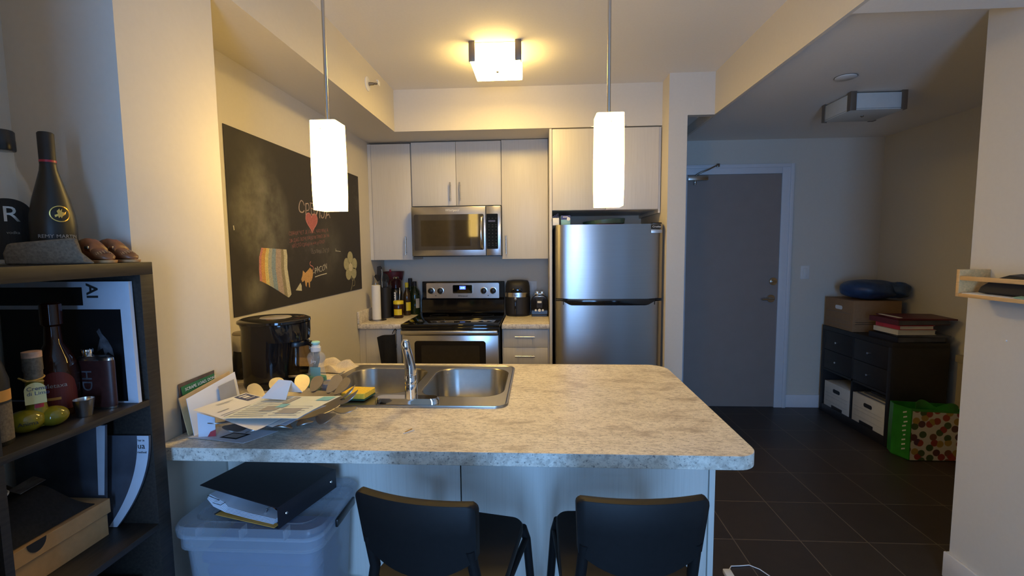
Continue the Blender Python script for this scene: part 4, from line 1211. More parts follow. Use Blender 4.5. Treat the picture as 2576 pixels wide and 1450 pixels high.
def marks(t, fn, rects, m, name, up=0.0008):
    mb = W(t)
    for u0, u1, v0, v1 in rects:
        q = [Vector(fn(u, v)) + Vector((0, 0, up)) for u, v in ((u0, v0), (u1, v0), (u1, v1), (u0, v1))]
        mb.face([mb.v(p) for p in q])
    return mb.build(name, m, t, smooth=0)


# lower letters in the stack, then the two big sheets
paper('letter', 'white letter at the bottom of the mail in the petal bowl', 'letter', [(-0.955, 1.285, 0.984), (-0.70, 1.215, 0.980), (-0.66, 1.36, 0.984), (-0.90, 1.42, 0.984)], M['paperblue'], 0.002, seed=1, group='letters in the petal bowl')
paper('letter', 'second white letter, under the wide bank letter in the bowl', 'letter', [(-0.945, 1.265, 0.991), (-0.72, 1.185, 0.986), (-0.645, 1.345, 0.991), (-0.87, 1.41, 0.991)], M['white'], 0.002, seed=2.2, group='letters in the petal bowl')
t, fn = paper('letter', 'white letter with a navy box, sticking out towards the wall end', 'letter', [(-1.005, 1.265, 0.999), (-0.745, 1.150, 0.993), (-0.690, 1.32, 0.999), (-0.955, 1.435, 1.002)], M['white'], 0.004, seed=0.6)
mark(t, fn, 0.03, 0.27, 0.72, 0.97, M['inkblue'], 'header_box')
marks(t, fn, [(0.07, 0.10, 0.76, 0.92), (0.12, 0.17, 0.78, 0.90), (0.20, 0.215, 0.76, 0.94)], M['white'], 'header_lines', 0.0016)
marks(t, fn, [(0.10, 0.11, 0.30, 0.62), (0.13, 0.14, 0.30, 0.52), (0.32, 0.335, 0.10, 0.30), (0.42, 0.43, 0.06, 0.60), (0.46, 0.47, 0.06, 0.45), (0.55, 0.56, 0.06, 0.6)], M['inkgrey'], 'text_lines', 0.0016)
t, fn = paper('newsletter', 'pale green printed statement lying uppermost in the petal bowl', 'letter', [(-0.868, 1.192, 1.006), (-0.655, 1.195, 1.006), (-0.612, 1.375, 1.012), (-0.842, 1.365, 1.011)], M['papergreen'], 0.003, seed=1.7)
marks(t, fn, [(0.05 + 0.0 * k, 0.50, 0.08 + 0.085 * k, 0.095 + 0.085 * k) for k in range(10)] + [(0.55, 0.92, 0.10 + 0.09 * k, 0.115 + 0.09 * k) for k in range(5)], M['inkgrey'], 'text_lines')
marks(t, fn, [(0.30, 0.52, 0.30, 0.52), (0.60, 0.85, 0.16, 0.38), (0.42, 0.50, 0.62, 0.95)], M['inkgrey'], 'grey_block', 0.0011)
marks(t, fn, [(0.80, 0.97, 0.74, 0.95), (0.44, 0.56, 0.42, 0.58)], M['inkteal'], 'teal_block', 0.0014)
t = thing('folded_note', 'small folded white card standing open on the mail', 'card', (-0.80, 1.345, 1.012))
mb = W(t).quad((-0.838, 1.330, 1.0165), (-0.755, 1.318, 1.0165), (-0.758, 1.36, 1.062), (-0.806, 1.372, 1.062), 0.0008); mb.build('front_flap', M['white'], t)
mb = W(t).quad((-0.758, 1.36, 1.062), (-0.806, 1.372, 1.062), (-0.800, 1.398, 1.016), (-0.742, 1.392, 1.016), 0.0008); mb.build('back_flap', M['white'], t)

# mail standing between the bowl and the wall end
t, fn = paper('flyer', 'brown and green printed flyer leaning against the wall end', 'flyer', [(-1.068, 1.300, 0.9155), (-1.066, 1.445, 0.9155), (-1.070, 1.452, 1.070), (-1.072, 1.300, 1.066)], M['brochure'], 0.0, 4, th=0.001)
W(t).quad((-1.0672, 1.308, 1.030), (-1.0665, 1.448, 1.034), (-1.0685, 1.450, 1.060), (-1.0692, 1.306, 1.056), 0.0003).build('green_band', M['brochgreen'], t)
wtext('flyer_text', 'SCRAPE, LOAD, DONE.', 0.0135, (-1.0660, 1.318, 1.040), (0, 1, 0.03), (0, -0.03, 1), M['white'], t, 0.0002)
W(t).quad((-1.0665, 1.312, 1.004), (-1.0665, 1.345, 1.006), (-1.0675, 1.345, 1.022), (-1.0675, 1.312, 1.020), 0.0003).build('blue_print', M['inkteal'], t)
t, fn = paper('envelope', 'kraft brown envelope standing behind the white window envelope', 'envelope', [(-1.040, 1.288, 0.9155), (-1.030, 1.500, 0.9155), (-1.048, 1.495, 1.055), (-1.056, 1.280, 1.030)], M['kraft'], 0.0, 4, th=0.003)
t, fn = paper('envelope', 'white window envelope standing next to the petal bowl', 'envelope', [(-1.020, 1.285, 0.9155), (-1.004, 1.490, 0.9155), (-1.026, 1.490, 1.054), (-1.036, 1.284, 1.028)], M['white'], 0.0, 4, th=0.002)
W(t).quad((-1.0105, 1.395, 0.965), (-1.0065, 1.470, 0.966), (-1.0180, 1.472, 1.034), (-1.0230, 1.402, 1.030), 0.0003).build('window_patch', M['inkgrey'], t)
t, fn = paper('brochure', 'folded white and red brochure at the foot of the mail by the bowl', 'brochure', [(-1.000, 1.275, 0.9155), (-0.955, 1.285, 0.9155), (-0.965, 1.30, 0.966), (-1.010, 1.288, 0.985)], M['paperblue'], 0.0, 3, th=0.003)
W(t).quad((-0.975, 1.2780, 0.9160), (-0.953, 1.283, 0.9160), (-0.955, 1.287, 0.935), (-0.968, 1.282, 0.930), 0.0004).build('red_stripe', M['inkred'], t)
t, fn = paper('envelope', 'white envelope lying flat under the petal bowl', 'envelope', [(-1.030, 1.272, 0.9160), (-0.842, 1.240, 0.9160), (-0.790, 1.33, 0.9150), (-1.00, 1.36, 0.9150)], M['paperblue'], 0.0008, 8, th=0.0006, seed=0.5)
mark(t, fn, 0.46, 0.76, 0.18, 0.62, M['inkblack'], 'stamp_frame', 0.0005)
mark(t, fn, 0.50, 0.72, 0.25, 0.55, M['inkgrey'], 'stamp_print', 0.0010)
# ------------------------------------------------------------------ storage bins and binder under the worktop overhang
def storage_bin(z0, label):
    x0, x1, y0, y1 = -1.03, -0.60, 1.176, 1.476; h = 0.348
    t = thing('storage_bin', label, 'storage bin', ((x0 + x1) / 2, (y0 + y1) / 2, z0), group='clear storage bins under the worktop')
    def rg(d, z, r=0.045): return [(x, y, z) for x, y in rrect(x0 + d, x1 - d, y0 + d, y1 - d, r, 6)]
    mb = W(t)
    mb.loft([rg(0.035, z0 + 0.001), rg(0.030, z0 + 0.01), rg(0.016, z0 + h - 0.075), rg(0.006, z0 + h - 0.072), rg(0.006, z0 + h - 0.03),
             rg(0.009, z0 + h - 0.03), rg(0.009, z0 + h - 0.069), rg(0.019, z0 + h - 0.072), rg(0.033, z0 + 0.013)], True, True)
    mb.build('tub', M['bin'], t)
    mb = W(t)
    mb.loft([rg(0.0, z0 + h - 0.035), rg(-0.002, z0 + h - 0.012), rg(0.004, z0 + h - 0.002), rg(0.035, z0 + h - 0.001), rg(0.040, z0 + h - 0.008), rg(0.10, z0 + h - 0.008)], False, True)
    ld = mb.build('lid', M['bin'], t)
    mb = W(t)
    for k in range(3):
        a = x0 + 0.08 + k * 0.125
        mb.box(a, a + 0.004, y0 - 0.0025, y0 + 0.03, z0 + h - 0.032, z0 + h - 0.002, 0.001)
    mb.build('lid_rib', M['bin'], ld)
    W(t).box(x1 - 0.001, x1 + 0.008, 1.275, 1.405, z0 + h - 0.052, z0 + h - 0.028, 0.003).build('latch_clip', M['black'], t)
    return t


def bin_contents(z0, label):
    t = thing('folded_linen', label, 'linen', (-0.815, 1.326, z0), group='blue linen in the storage bins')
    mb = W(t)
    for k in range(5):
        d = 0.008 * (k % 2)
        mb.box(-0.984 + d, -0.648 - d, 1.222 + d, 1.430 - d, z0 + 0.016 + k * 0.046, z0 + 0.060 + k * 0.046, 0.022, 3)
    mb.build('folded_layers', M['bluetub'], t)


storage_bin(0.352, 'clear storage bin with the black binder on its lid')
storage_bin(0.0, 'clear storage bin under the bin that carries the binder')
bin_contents(0.352, 'folded blue linen inside the upper clear storage bin')
bin_contents(0.0, 'folded blue linen inside the lower clear storage bin')

t = thing('ring_binder', 'thick open black ring binder lying on the clear storage bin', 'binder', (-0.713, 1.178, 0.7005), rz=math.radians(-15))
# local axes: -x runs across the covers, +y along the spine
B = lambda: MB()
mb = MB().box(-0.236, 0.0, 0.0, 0.236, 0.0, 0.003, 0.001); mb.build('back_cover', M['binder'], t)
mb = MB().box(-0.003, 0.0, 0.0, 0.236, 0.002, 0.062, 0.001)
sp = mb.build('spine', M['binder'], t)
mb = MB()
for y in (0.030, 0.212):
    mb.loft([[(x, y + r * math.cos(a), 0.030 + r * math.sin(a)) for a in [2 * PI * i / 14 for i in range(14)]] for x, r in ((0.0, 0.0045), (0.0015, 0.0035))])
mb.build('rivet', M['chrome'], sp)
mb = MB().loft([[(0.0, y, 0.0600), (-0.12, y, 0.069), (-0.285, y, 0.082), (-0.285, y, 0.0795), (-0.12, y, 0.0665), (0.0, y, 0.0575)] for y in (0.0, 0.236)])
mb.build('front_cover', M['binder'], t, bev=0.001)
mb = MB()
for k in range(5):
    o = 0.0022 * k
    mb.loft([[(-0.025, y, 0.006 + o), (-0.12, y, 0.007 + o), (-0.20, y, 0.010 + 1.2 * o), (-0.245, y, 0.020 + 1.4 * o), (-0.268, y, 0.040 + o),
              (-0.266, y, 0.0410 + o), (-0.212, y, 0.0215 + 1.4 * o), (-0.198, y, 0.0115 + 1.2 * o), (-0.12, y, 0.0085 + o), (-0.025, y, 0.0075 + o)] for y in (0.006 + 0.002 * k, 0.230)])
mb.build('plastic_pockets', M['paperblue'], t)
MB().box(-0.225, -0.012, -0.004, 0.228, 0.0032, 0.0052).build('manila_divider', M['manila'], t)
mb = MB()
for y in (0.03, 0.12, 0.212):
    mb.tube([(-0.018, y, 0.006), (-0.028, y, 0.03), (-0.05, y, 0.040), (-0.072, y, 0.03), (-0.078, y, 0.012)], 0.0022, 8)
mb.box(-0.05, -0.012, 0.012, 0.228, 0.0032, 0.0075, 0.001)
mb.build('ring_mechanism', M['chrome'], t)
MB().tube([(-0.262 + 0.0 * i, 0.004 + 0.0 * i, 0.052) for i in (0,)] + [(-0.212, 0.0, 0.048), (-0.235, -0.003, 0.038), (-0.205, -0.003, 0.036), (-0.19, 0.0, 0.045)], 0.0010, 6).build('wire_loop', M['nickel'], t)

# ------------------------------------------------------------------ folding bar stools
def make_stool(label, loc, rz):
    t = thing('bar_stool', label, 'bar stool', loc, rz, group='black folding bar stools at the peninsula')
    # curved backrest
    n = 24; rings = []
    for i in range(n + 1):
        s = math.sin(PI / 2 * (2 * i / n - 1))
        yc = -0.232 + 0.020 * s * s
        zb = 0.800 + 0.048 * abs(s) ** 2.2; zt = 0.970
        e = 0.0 if abs(s) < 0.90 else 0.013 * (1 - math.sqrt(max(0.0, 1 - ((abs(s) - 0.90) / 0.10) ** 2)))
        th = 0.0135 if abs(s) < 0.95 else 0.011
        w_t, w_b = 0.131, 0.122
        def P(z, y):
            k = (z - 0.80) / 0.17
            return ((w_b + (w_t - w_b) * k) * s, yc + (0.97 - z) * 0.16 + y, z)
        rings.append([P(zb, -th), P(zb + 0.03, -th), P(0.90, -th), P(zt - 0.004 - e, -th), P(zt - 0.0005 - e, -th * .8), P(zt - e, 0), P(zt - 0.0005 - e, th * .8), P(zt - 0.004 - e, th), P(0.90, th), P(zb, th)])
    MB().loft(rings).build('backrest', M['stool'], t, smooth=50)
    # seat
    sp = [(x, y) for x, y in rrect(-0.152, 0.152, -0.145, 0.165, 0.035, 6)]
    sp = [(x * (1.0 - 0.10 * (y + 0.145) / 0.31), y) for x, y in sp]
    def sc2(k, z): return [(x * k, y * k, z) for x, y in sp]
    MB().loft([sc2(0.97, 0.690), sc2(1.0, 0.700), sc2(1.0, 0.716), sc2(0.975, 0.722), sc2(0.5, 0.718)]).build('seat', M['stool'], t, smooth=50)
    for s in (-1, 1):
        MB().tube([(s * 0.112, -0.205, 0.87), (s * 0.116, -0.178, 0.78), (s * 0.135, -0.17, 0.70), (s * 0.165, -0.20, 0.30), (s * 0.185, -0.225, 0.012)], 0.0115, 12).build('leg', M['stool'], t)
        MB().tube([(s * 0.132, 0.155, 0.700), (s * 0.140, 0.168, 0.66), (s * 0.165, 0.19, 0.30), (s * 0.185, 0.21, 0.012)], 0.0115, 12).build('leg', M['stool'], t)
        MB().tube([(s * 0.136, -0.17, 0.672), (s * 0.137, 0.0, 0.668), (s * 0.139, 0.165, 0.664)], 0.009, 10).build('seat_rail', M['stool'], t)
        MB().tube([(s * 0.185, -0.225, 0.0), (s * 0.185, -0.225, 0.03)], 0.014, 12).build('rubber_foot', M['rubber'], t)
        MB().tube([(s * 0.185, 0.21, 0.0), (s * 0.185, 0.21, 0.03)], 0.014, 12).build('rubber_foot', M['rubber'], t)
    MB().tube([(-0.165, 0.19, 0.30), (0.165, 0.19, 0.30)], 0.010, 10).build('footrest', M['stool'], t)
    MB().tube([(-0.170, -0.203, 0.24), (0.170, -0.203, 0.24)], 0.010, 10).build('footrest', M['stool'], t)
    MB().tube([(-0.136, -0.165, 0.676), (0.136, -0.165, 0.676)], 0.009, 10).build('cross_bar', M['stool'], t)
    return t


st = make_stool('black folding bar stool turned slightly away, in front of the panel seam', (-0.2535 + 0.232 * math.sin(math.radians(11.4)), 0.863 + 0.232 * math.cos(math.radians(11.4)), 0), math.radians(-11.4))
s2 = copy_tree(st)
s2['label'] = 'black folding bar stool square to the counter, beside the peninsula end panel'
a = math.radians(3.2)
s2.location = (0.2025 - 0.232 * math.sin(a), 0.877 + 0.232 * math.cos(a), 0); s2.rotation_euler = (0, 0, a)

# ------------------------------------------------------------------ bookcase and what stands in it
KX0, KX1, KY0, KY1 = -1.376, -1.009, 0.405, 1.166
t = thing('bookcase', 'black-brown open cube bookcase crammed with bottles and boxes', 'bookcase', (-1.19, 0.79, 0))
W(t).box(KX0, KX1, KY0, KY1, 1.402, 1.434, 0.0008).build('top_panel', M['darkwood'], t)
W(t).box(KX0, KX1, KY1 - 0.040, KY1, 0.0, 1.402, 0.0008).build('side_panel', M['darkwood'], t)
W(t).box(KX0, KX1, KY0, KY0 + 0.040, 0.0, 1.402, 0.0008).build('side_panel', M['darkwood'], t)
W(t).box(KX0, KX1, KY0 + 0.040, KY1 - 0.040, 0.0, 0.04, 0.0008).build('bottom_panel', M['darkwood'], t)
for z in (1.0785, 0.741, 0.402):
    W(t).box(KX0, KX1, KY0 + 0.040, KY1 - 0.040, z - 0.016, z, 0.0008).build('shelf', M['darkwood'], t)
ym = (KY0 + KY1) / 2
for z0, z1 in ((0.04, 0.386), (0.402, 0.725), (0.741, 1.0625), (1.0785, 1.402)):
    W(t).box(KX0, KX1, ym - 0.008, ym + 0.008, z0, z1).build('divider', M['darkwood'], t)


def cyl_text(name, txt, size, c, r, ang, z, m, parent, align='CENTER', rot=False):
    """lettering wrapped round an upright cylinder; ang is measured from the -y direction towards +x"""
    o = wtext(name, txt, size, (0, 0, 0), (1, 0, 0), (0, 1, 0), m, None, 0.0002, align=align)
    base = parent
    while base.parent: base = base.parent
    for v in o.data.vertices:
        x, y, d = v.co
        if rot: x, y = y, -x
        a = ang + x / r
        v.co = Vector((c[0] + (r + 0.0004 + d) * math.sin(a), c[1] - (r + 0.0004 + d) * math.cos(a), z + y)) - base.location
    o.parent = parent
    return o


ZT = 1.434
# cognac bottle
c = (-1.135, 1.040)
t = thing('cognac_bottle', 'black frosted cognac bottle with a gold emblem on the bookcase top', 'bottle', (*c, ZT))
W(t).lathe([(0.036, ZT + .0005), (0.0405, ZT + .006), (0.0415, ZT + .09), (0.0395, ZT + .115), (0.033, ZT + .15), (0.024, ZT + .185), (0.0165, ZT + .215), (0.0145, ZT + .232)], c, 40).build('bottle_glass', M['darkglass'], t)
W(t).lathe([(0.0148, ZT + .230), (0.0150, ZT + .300), (0.0125, ZT + .303)], c, 30).build('capsule', M['blackmatte'], t)
W(t).lathe([(0.0153, ZT + .2345), (0.0153, ZT + .2395)], c, 30, cap0=False, cap1=False).build('red_band', M['redfoil'], t)
ce = math.atan2(1.128, 1.052) + 0.32
mb = W(t)
def onb(a, z, r=0.0424): return (c[0] + r * math.sin(a), c[1] - r * math.cos(a), z)
for k in range(28):
    q0, q1 = 2 * PI * k / 28, 2 * PI * (k + 1) / 28
    ri, ro_ = 0.0165, 0.0185
    mb.face([mb.v(onb(ce + rr * math.cos(q) / 0.0415, 1.549 + rr * math.sin(q))) for rr, q in ((ri, q0), (ro_, q0), (ro_, q1), (ri, q1))])
mb.build('emblem_ring', M['gold'], t)
mb = W(t)
fig = [(-.010, -.003), (-.004, .000), (-.006, .006), (-.001, .012), (.000, .007), (.004, .012), (.003, .005), (.008, .003), (.011, .006), (.009, -.001), (.004, -.005), (.002, -.010), (.000, -.006), (-.003, -.010), (-.004, -.005), (-.009, -.008)]
vs = [mb.v(onb(ce + a / 0.0415, 1.549 + b)) for a, b in fig]
es = [mb.bm.edges.new((vs[i], vs[(i + 1) % len(vs)])) for i in range(len(vs))]
bmesh.ops.triangle_fill(mb.bm, use_beauty=True, edges=es)
mb.build('emblem_figure', M['gold'], t, smooth=0)
cyl_text('bottle_lettering', 'REMY MARTIN', 0.0115, c, 0.0416, ce - 0.12, ZT + 0.060, M['inkgrey'], t)

c = (-1.235, 1.030)
t = thing('vodka_bottle', 'clear bottle with a black cap and black label at the photo edge', 'bottle', (*c, ZT))
W(t).lathe([(0.040, ZT + .0005), (0.0435, ZT + .006), (0.044, ZT + .165), (0.038, ZT + .19), (0.024, ZT + .225), (0.019, ZT + .26), (0.018, ZT + .29), (0.0165, ZT + .29), (0.0175, ZT + .26), (0.0225, ZT + .226), (0.0365, ZT + .188), (0.0425, ZT + .163), (0.0418, ZT + .01)], c, 40).build('bottle_glass', M['thin'], t)
W(t).lathe([(0.024, ZT + .262), (0.025, ZT + .265), (0.025, ZT + .285), (0.0245, ZT + .286), (0.0245, ZT + .305), (0.022, ZT + .308)], c, 34).build('cap', M['black'], t)
a0 = math.atan2(1.215, 1.035)
mb = W(t)
cols = []
for i in range(25):
    u = 2 * i / 24 - 1
    zt = ZT + 0.088 + 0.062 * math.sqrt(max(0, 1 - u * u))
    cols.append([(c[0] + 0.0445 * math.sin(a0 + u * 1.35), c[1] - 0.0445 * math.cos(a0 + u * 1.35), z) for z in (ZT + 0.012, ZT + 0.05, zt)])
for p, q in zip(cols, cols[1:]):
    for k in range(2):
        mb.face([mb.v(p[k]), mb.v(q[k]), mb.v(q[k + 1]), mb.v(p[k + 1])])
lb = mb.build('black_label', M['inkblack'], t, smooth=80)
cyl_text('label_letter', 'R', 0.050, c, 0.0447, a0 + 0.12, ZT + 0.098, M['brandtag'], lb)
cyl_text('label_lettering', 'vodka', 0.009, c, 0.0447, a0 + 0.15, ZT + 0.070, M['inkgrey'], lb)


# felt slipper heel and the dark cloth behind it
t = thing('felt_slipper', 'grey-brown felt slipper on the bookcase top before the cognac bottle', 'slipper', (-1.0615, 0.9553, ZT))
W(t).loft([[(-1.1242, 0.9216, ZT + .001), (-1.0181, 0.9940, ZT + .001), (-1.0036, 1.0084, ZT + .001), (-1.0374, 1.0181, ZT + .001), (-1.1290, 0.9650, ZT + .001)],
           [(-1.1242, 0.9187, ZT + .025), (-1.0248, 0.9901, ZT + .028), (-1.0306, 1.0017, ZT + .026), (-1.0422, 1.0113, ZT + .026), (-1.1290, 0.9650, ZT + .03)],
           [(-1.1194, 0.9245, ZT + .046), (-1.0374, 0.9843, ZT + .056), (-1.0306, 0.9940, ZT + .060), (-1.0470, 1.0036, ZT + .056), (-1.1242, 0.9602, ZT + .050)]]).build('felt_upper', M['feltgrey'], t, bev=0.004)
t = thing('dark_cloth', 'dark crumpled cloth at the photo edge on the bookcase top', 'cloth', (-1.14, 0.90, ZT))


def dk(u, v):
    e = min(1, 5 * min(u, 1 - u)) * min(1, 5 * min(v, 1 - v))
    return (-1.225 + 0.15 * u, 0.765 + 0.13 * v - 0.03 * u, ZT + 0.004 + e * (0.026 + 0.008 * math.sin(u * 9 + v * 4) + 0.006 * math.sin(v * 11)))


W(t).sheet(dk, 22, 22, 0.003).build('folds', M['feltdark'], t, smooth=80)


def baby_shoe(label, loc, rz):
    t = thing('baby_shoe', label, 'shoe', loc, rz, group='pair of brown leather baby shoes on the bookcase')
    def sec(x, w, zb, zt, n=14, sq=0.75):
        r = []
        for i in range(n):
            a = 2 * PI * i / n
            r.append((x, w * math.copysign(abs(math.cos(a)) ** sq, math.cos(a)), zb + (zt - zb) * (0.5 + 0.5 * math.copysign(abs(math.sin(a)) ** sq, math.sin(a)))))
        return r
    sole = [(-0.046, 0.004), (-0.040, 0.016), (-0.02, 0.018), (0.01, 0.019), (0.032, 0.021), (0.046, 0.016), (0.052, 0.006)]
    poly = sole + [(x, -y) for x, y in reversed(sole)]
    MB().loft([[(x, y, 0.0005) for x, y in poly], [(x * 1.03, y * 1.05, 0.0075) for x, y in poly]]).build('sole', M['leatherlight'], t, bev=0.001)
    MB().loft([sec(-0.047, 0.010, 0.0075, 0.044), sec(-0.041, 0.0155, 0.0075, 0.058), sec(-0.024, 0.0165, 0.0075, 0.061), sec(-0.008, 0.0170, 0.0075, 0.056), sec(0.004, 0.0175, 0.0075, 0.045),
               sec(0.014, 0.0185, 0.0075, 0.035), sec(0.028, 0.0195, 0.0075, 0.028), sec(0.042, 0.0160, 0.0075, 0.021), sec(0.050, 0.007, 0.0075, 0.014)]).build('upper', M['leather'], t, smooth=80)
    MB().loft([sec(-0.010, 0.0182, 0.022, 0.0585), sec(0.002, 0.0190, 0.022, 0.0500), sec(0.012, 0.0196, 0.022, 0.039)], True, True).build('strap', M['leather'], t, smooth=80)
    mb = MB()
    for k in range(9):
        a = -1.2 + 2.4 * k / 8
        mb.tube([(0.020 + 0.012 * math.cos(a), 0.017 * math.sin(a), 0.0315 - 0.007 * abs(math.sin(a))), (0.027 + 0.013 * math.cos(a), 0.0185 * math.sin(a), 0.0268 - 0.007 * abs(math.sin(a)))], 0.0013, 6)
    mb.build('stitching', M['leatherlight'], t)
    MB().box(-0.004, 0.009, -0.0215, -0.0185, 0.034, 0.041, 0.001).build('buckle', M['nickel'], t)
    return t


s1 = baby_shoe('brown leather baby shoe nearer the cognac bottle', (-1.064, 1.068, ZT), math.radians(-14))
s2 = copy_tree(s1)
s2['label'] = 'brown leather baby shoe whose toe meets the bookcase edge'
s2.location = (-1.062, 1.126, ZT); s2.rotation_euler = (0, 0, math.radians(-6))

# upper cell: big photo book against the far panel, bottles, flask, cup
Z1 = 1.0785
t = thing('photo_book', 'large white-edged photo book with a black cover photograph standing in the bookcase', 'book', (-1.19, 1.11, Z1))
def BK(x, z, d): return (x - 0.055 * (z - Z1), 1.098 + 0.05 * (z - Z1) - d, z)
W(t).loft([[BK(-1.365, Z1 + .0005, 0), BK(-1.013, Z1 + .0005, 0), BK(-1.013, Z1 + .308, 0), BK(-1.365, Z1 + .308, 0)], [BK(-1.365, Z1 + .0005, -0.010), BK(-1.013, Z1 + .0005, -0.010), BK(-1.013, Z1 + .308, -0.010), BK(-1.365, Z1 + .308, -0.010)]]).build('cover', M['bookwhite'], t)
def bkq(x0, x1, z0, z1, d, name, m):
    W(t).quad(BK(x0, z0, d), BK(x1, z0, d), BK(x1, z1, d), BK(x0, z1, d), 0.0003).build(name, m, t)
bkq(-1.365, -1.040, Z1 + 0.005, Z1 + 0.238, 0.0006, 'black_photograph', M['cardblack'])
bkq(-1.365, -1.138, Z1 + 0.248, Z1 + 0.294, 0.0006, 'dark_title_band', M['cardblack'])
mb = W(t)
vs = [mb.v(BK(a, Z1 + b, 0.0012)) for a, b in ((-1.112, 0.13), (-1.100, 0.165), (-1.108, 0.182), (-1.100, 0.190), (-1.094, 0.176), (-1.080, 0.160), (-1.070, 0.140), (-1.066, 0.118), (-1.082, 0.130), (-1.09, 0.120), (-1.095, 0.14))]
es = [mb.bm.edges.new((vs[i], vs[(i + 1) % len(vs)])) for i in range(len(vs))]
bmesh.ops.triangle_fill(mb.bm, use_beauty=True, edges=es)
mb.build('pale_figure', M['photogrey'], t, smooth=0)
wtext('cover_lettering', 'AI', 0.042, BK(-1.124, Z1 + 0.303, 0.0016), (0, 0, -1), (1, 0, 0), M['inkblack'], t, 0.0002, thin=0.0009)

t = thing('brandy_bottle', 'dark brandy bottle with a dark red label in the bookcase', 'bottle', (-1.140, 1.02, Z1))
c = (-1.140, 1.02)
W(t).lathe([(0.036, Z1 + .0005), (0.040, Z1 + .008), (0.041, Z1 + .10), (0.034, Z1 + .135), (0.017, Z1 + .17), (0.0145, Z1 + .21), (0.020, Z1 + .215), (0.020, Z1 + .262), (0.014, Z1 + .266)], c, 36).build('bottle_glass', M['brandy'], t)
mb = W(t); cols = []
for i in range(17):
    u = 2 * i / 16 - 1
    zt = Z1 + 0.06 + 0.048 * math.sqrt(max(0, 1 - u * u))
    cols.append([(c[0] + 0.0415 * math.sin(0.80 + u * 0.95), c[1] - 0.0415 * math.cos(0.80 + u * 0.95), z) for z in (Z1 + 0.018, zt)])
for p, q in zip(cols, cols[1:]):
    mb.face([mb.v(p[0]), mb.v(q[0]), mb.v(q[1]), mb.v(p[1])])
lb = mb.build('red_label', M['redlabel'], t, smooth=80)
cyl_text('label_script', 'Metaxa', 0.014, c, 0.0418, 0.75, Z1 + 0.072, M['inkgrey'], lb)
mb = W(t).loft([[(c[0] + 0.0422 * math.sin(a), c[1] - 0.0422 * math.cos(a), z) for a in [0.15 + 0.8 * i / 8 for i in range(9)]] for z in (Z1 + 0.043, Z1 + 0.049)], False, False, closed=False)
mb.build('gold_stripe', M['goldpaper'], lb)

t = thing('liqueur_bottle', 'yellow liqueur bottle with round lobes and a paper tag in the bookcase', 'bottle', (-1.085, 0.925, Z1))
c = (-1.090, 0.928)
mb = W(t)
mb.lathe([(0.018, Z1 + .008), (0.020, Z1 + .03), (0.0165, Z1 + .055), (0.0145, Z1 + .10), (0.0140, Z1 + .12)], c, 28)
mb.build('neck', M['yellowliq'], t)
for dx, dy, r, sq in ((-0.002, -0.022, 0.031, 0.78), (0.016, 0.018, 0.027, 0.80), (-0.018, 0.006, 0.026, 0.80)):
    n = 12
    W(t).lathe([(max(0.0005, r * math.sin(PI * k / n)), Z1 + 0.0008 + r * sq * (1 - math.cos(PI * k / n))) for k in range(n + 1)], (c[0] + dx, c[1] + dy), 28).build('lobe', M['yellowliq'], t, smooth=80)
W(t).lathe([(0.0150, Z1 + .112), (0.0152, Z1 + .128), (0.0165, Z1 + .130), (0.0160, Z1 + .168), (0.0150, Z1 + .170)], c, 28).build('cork_cap', M['feltgrey'], t)
W(t).lathe([(0.0163, Z1 + .158), (0.0163, Z1 + .1705), (0.012, Z1 + .1715)], c, 28, cap0=False).build('cap_band', M['pinktip'], t)
W(t).tube([(c[0] + 0.0165 * math.cos(a), c[1] + 0.0165 * math.sin(a), Z1 + 0.112 + 0.003 * math.sin(a * 1.0)) for a in [2 * PI * i / 20 for i in range(21)]], 0.0016, 6, caps=False).build('twine', M['manila'], t)
W(t).tube([(c[0] - 0.012, c[1] - 0.020, Z1 + 0.117), (c[0] + 0.004, c[1] - 0.018, Z1 + 0.110), (c[0] + 0.018, c[1] + 0.004, Z1 + 0.105)], 0.0018, 6).build('twine_end', M['manila'], t)
n1 = Vector((0.76, -0.65, 0)); x1 = Vector((0.65, 0.76, 0))
pc0 = Vector((c[0], c[1], Z1 + 0.060)) + n1 * 0.021
mb = W(t)
tagp = [(-0.0165, 0), (0.0165, 0), (0.0165, 0.030)] + [(0.0165 * math.cos(q), 0.030 + 0.015 * math.sin(q)) for q in [PI * i / 10 for i in range(1, 10)]] + [(-0.0165, 0.030)]
mb.loft([[pc0 + x1 * a + Vector((0, 0, 1)) * b - n1 * d - n1 * (b * 0.10) for a, b in tagp] for d in (0.0006, 0)])
tg = mb.build('paper_tag', M['yellowtag'], t)
for k, s_ in enumerate(('Crema', 'di Limo', 'Mais')):
    wtext('tag_writing', s_, 0.0115, pc0 + n1 * 0.0002 + Vector((0, 0, 1)) * (0.029 - 0.0105 * k) - x1 * 0.013 - n1 * 0.0018, x1, Vector((0, 0, 1)) - n1 * 0.1, M['inkblue'], tg, 0.0002)
wtext('ink_writing', 'Anima', 0.012, Vector((c[0] - 0.002, c[1] - 0.022, Z1 + 0.022)) + n1 * 0.0318 - x1 * 0.012, x1, (0, 0, 1), M['inkblack'], t, 0.0002)
mb = W(t).loft([[(c[0] + 0.0172 * math.sin(a), c[1] - 0.0172 * math.cos(a), z) for a in [0.7 + 0.9 * i / 8 for i in range(9)]] for z in (Z1 + 0.046, Z1 + 0.058)], False, False, closed=False)
mb.build('red_seal', M['redfoil'], t)

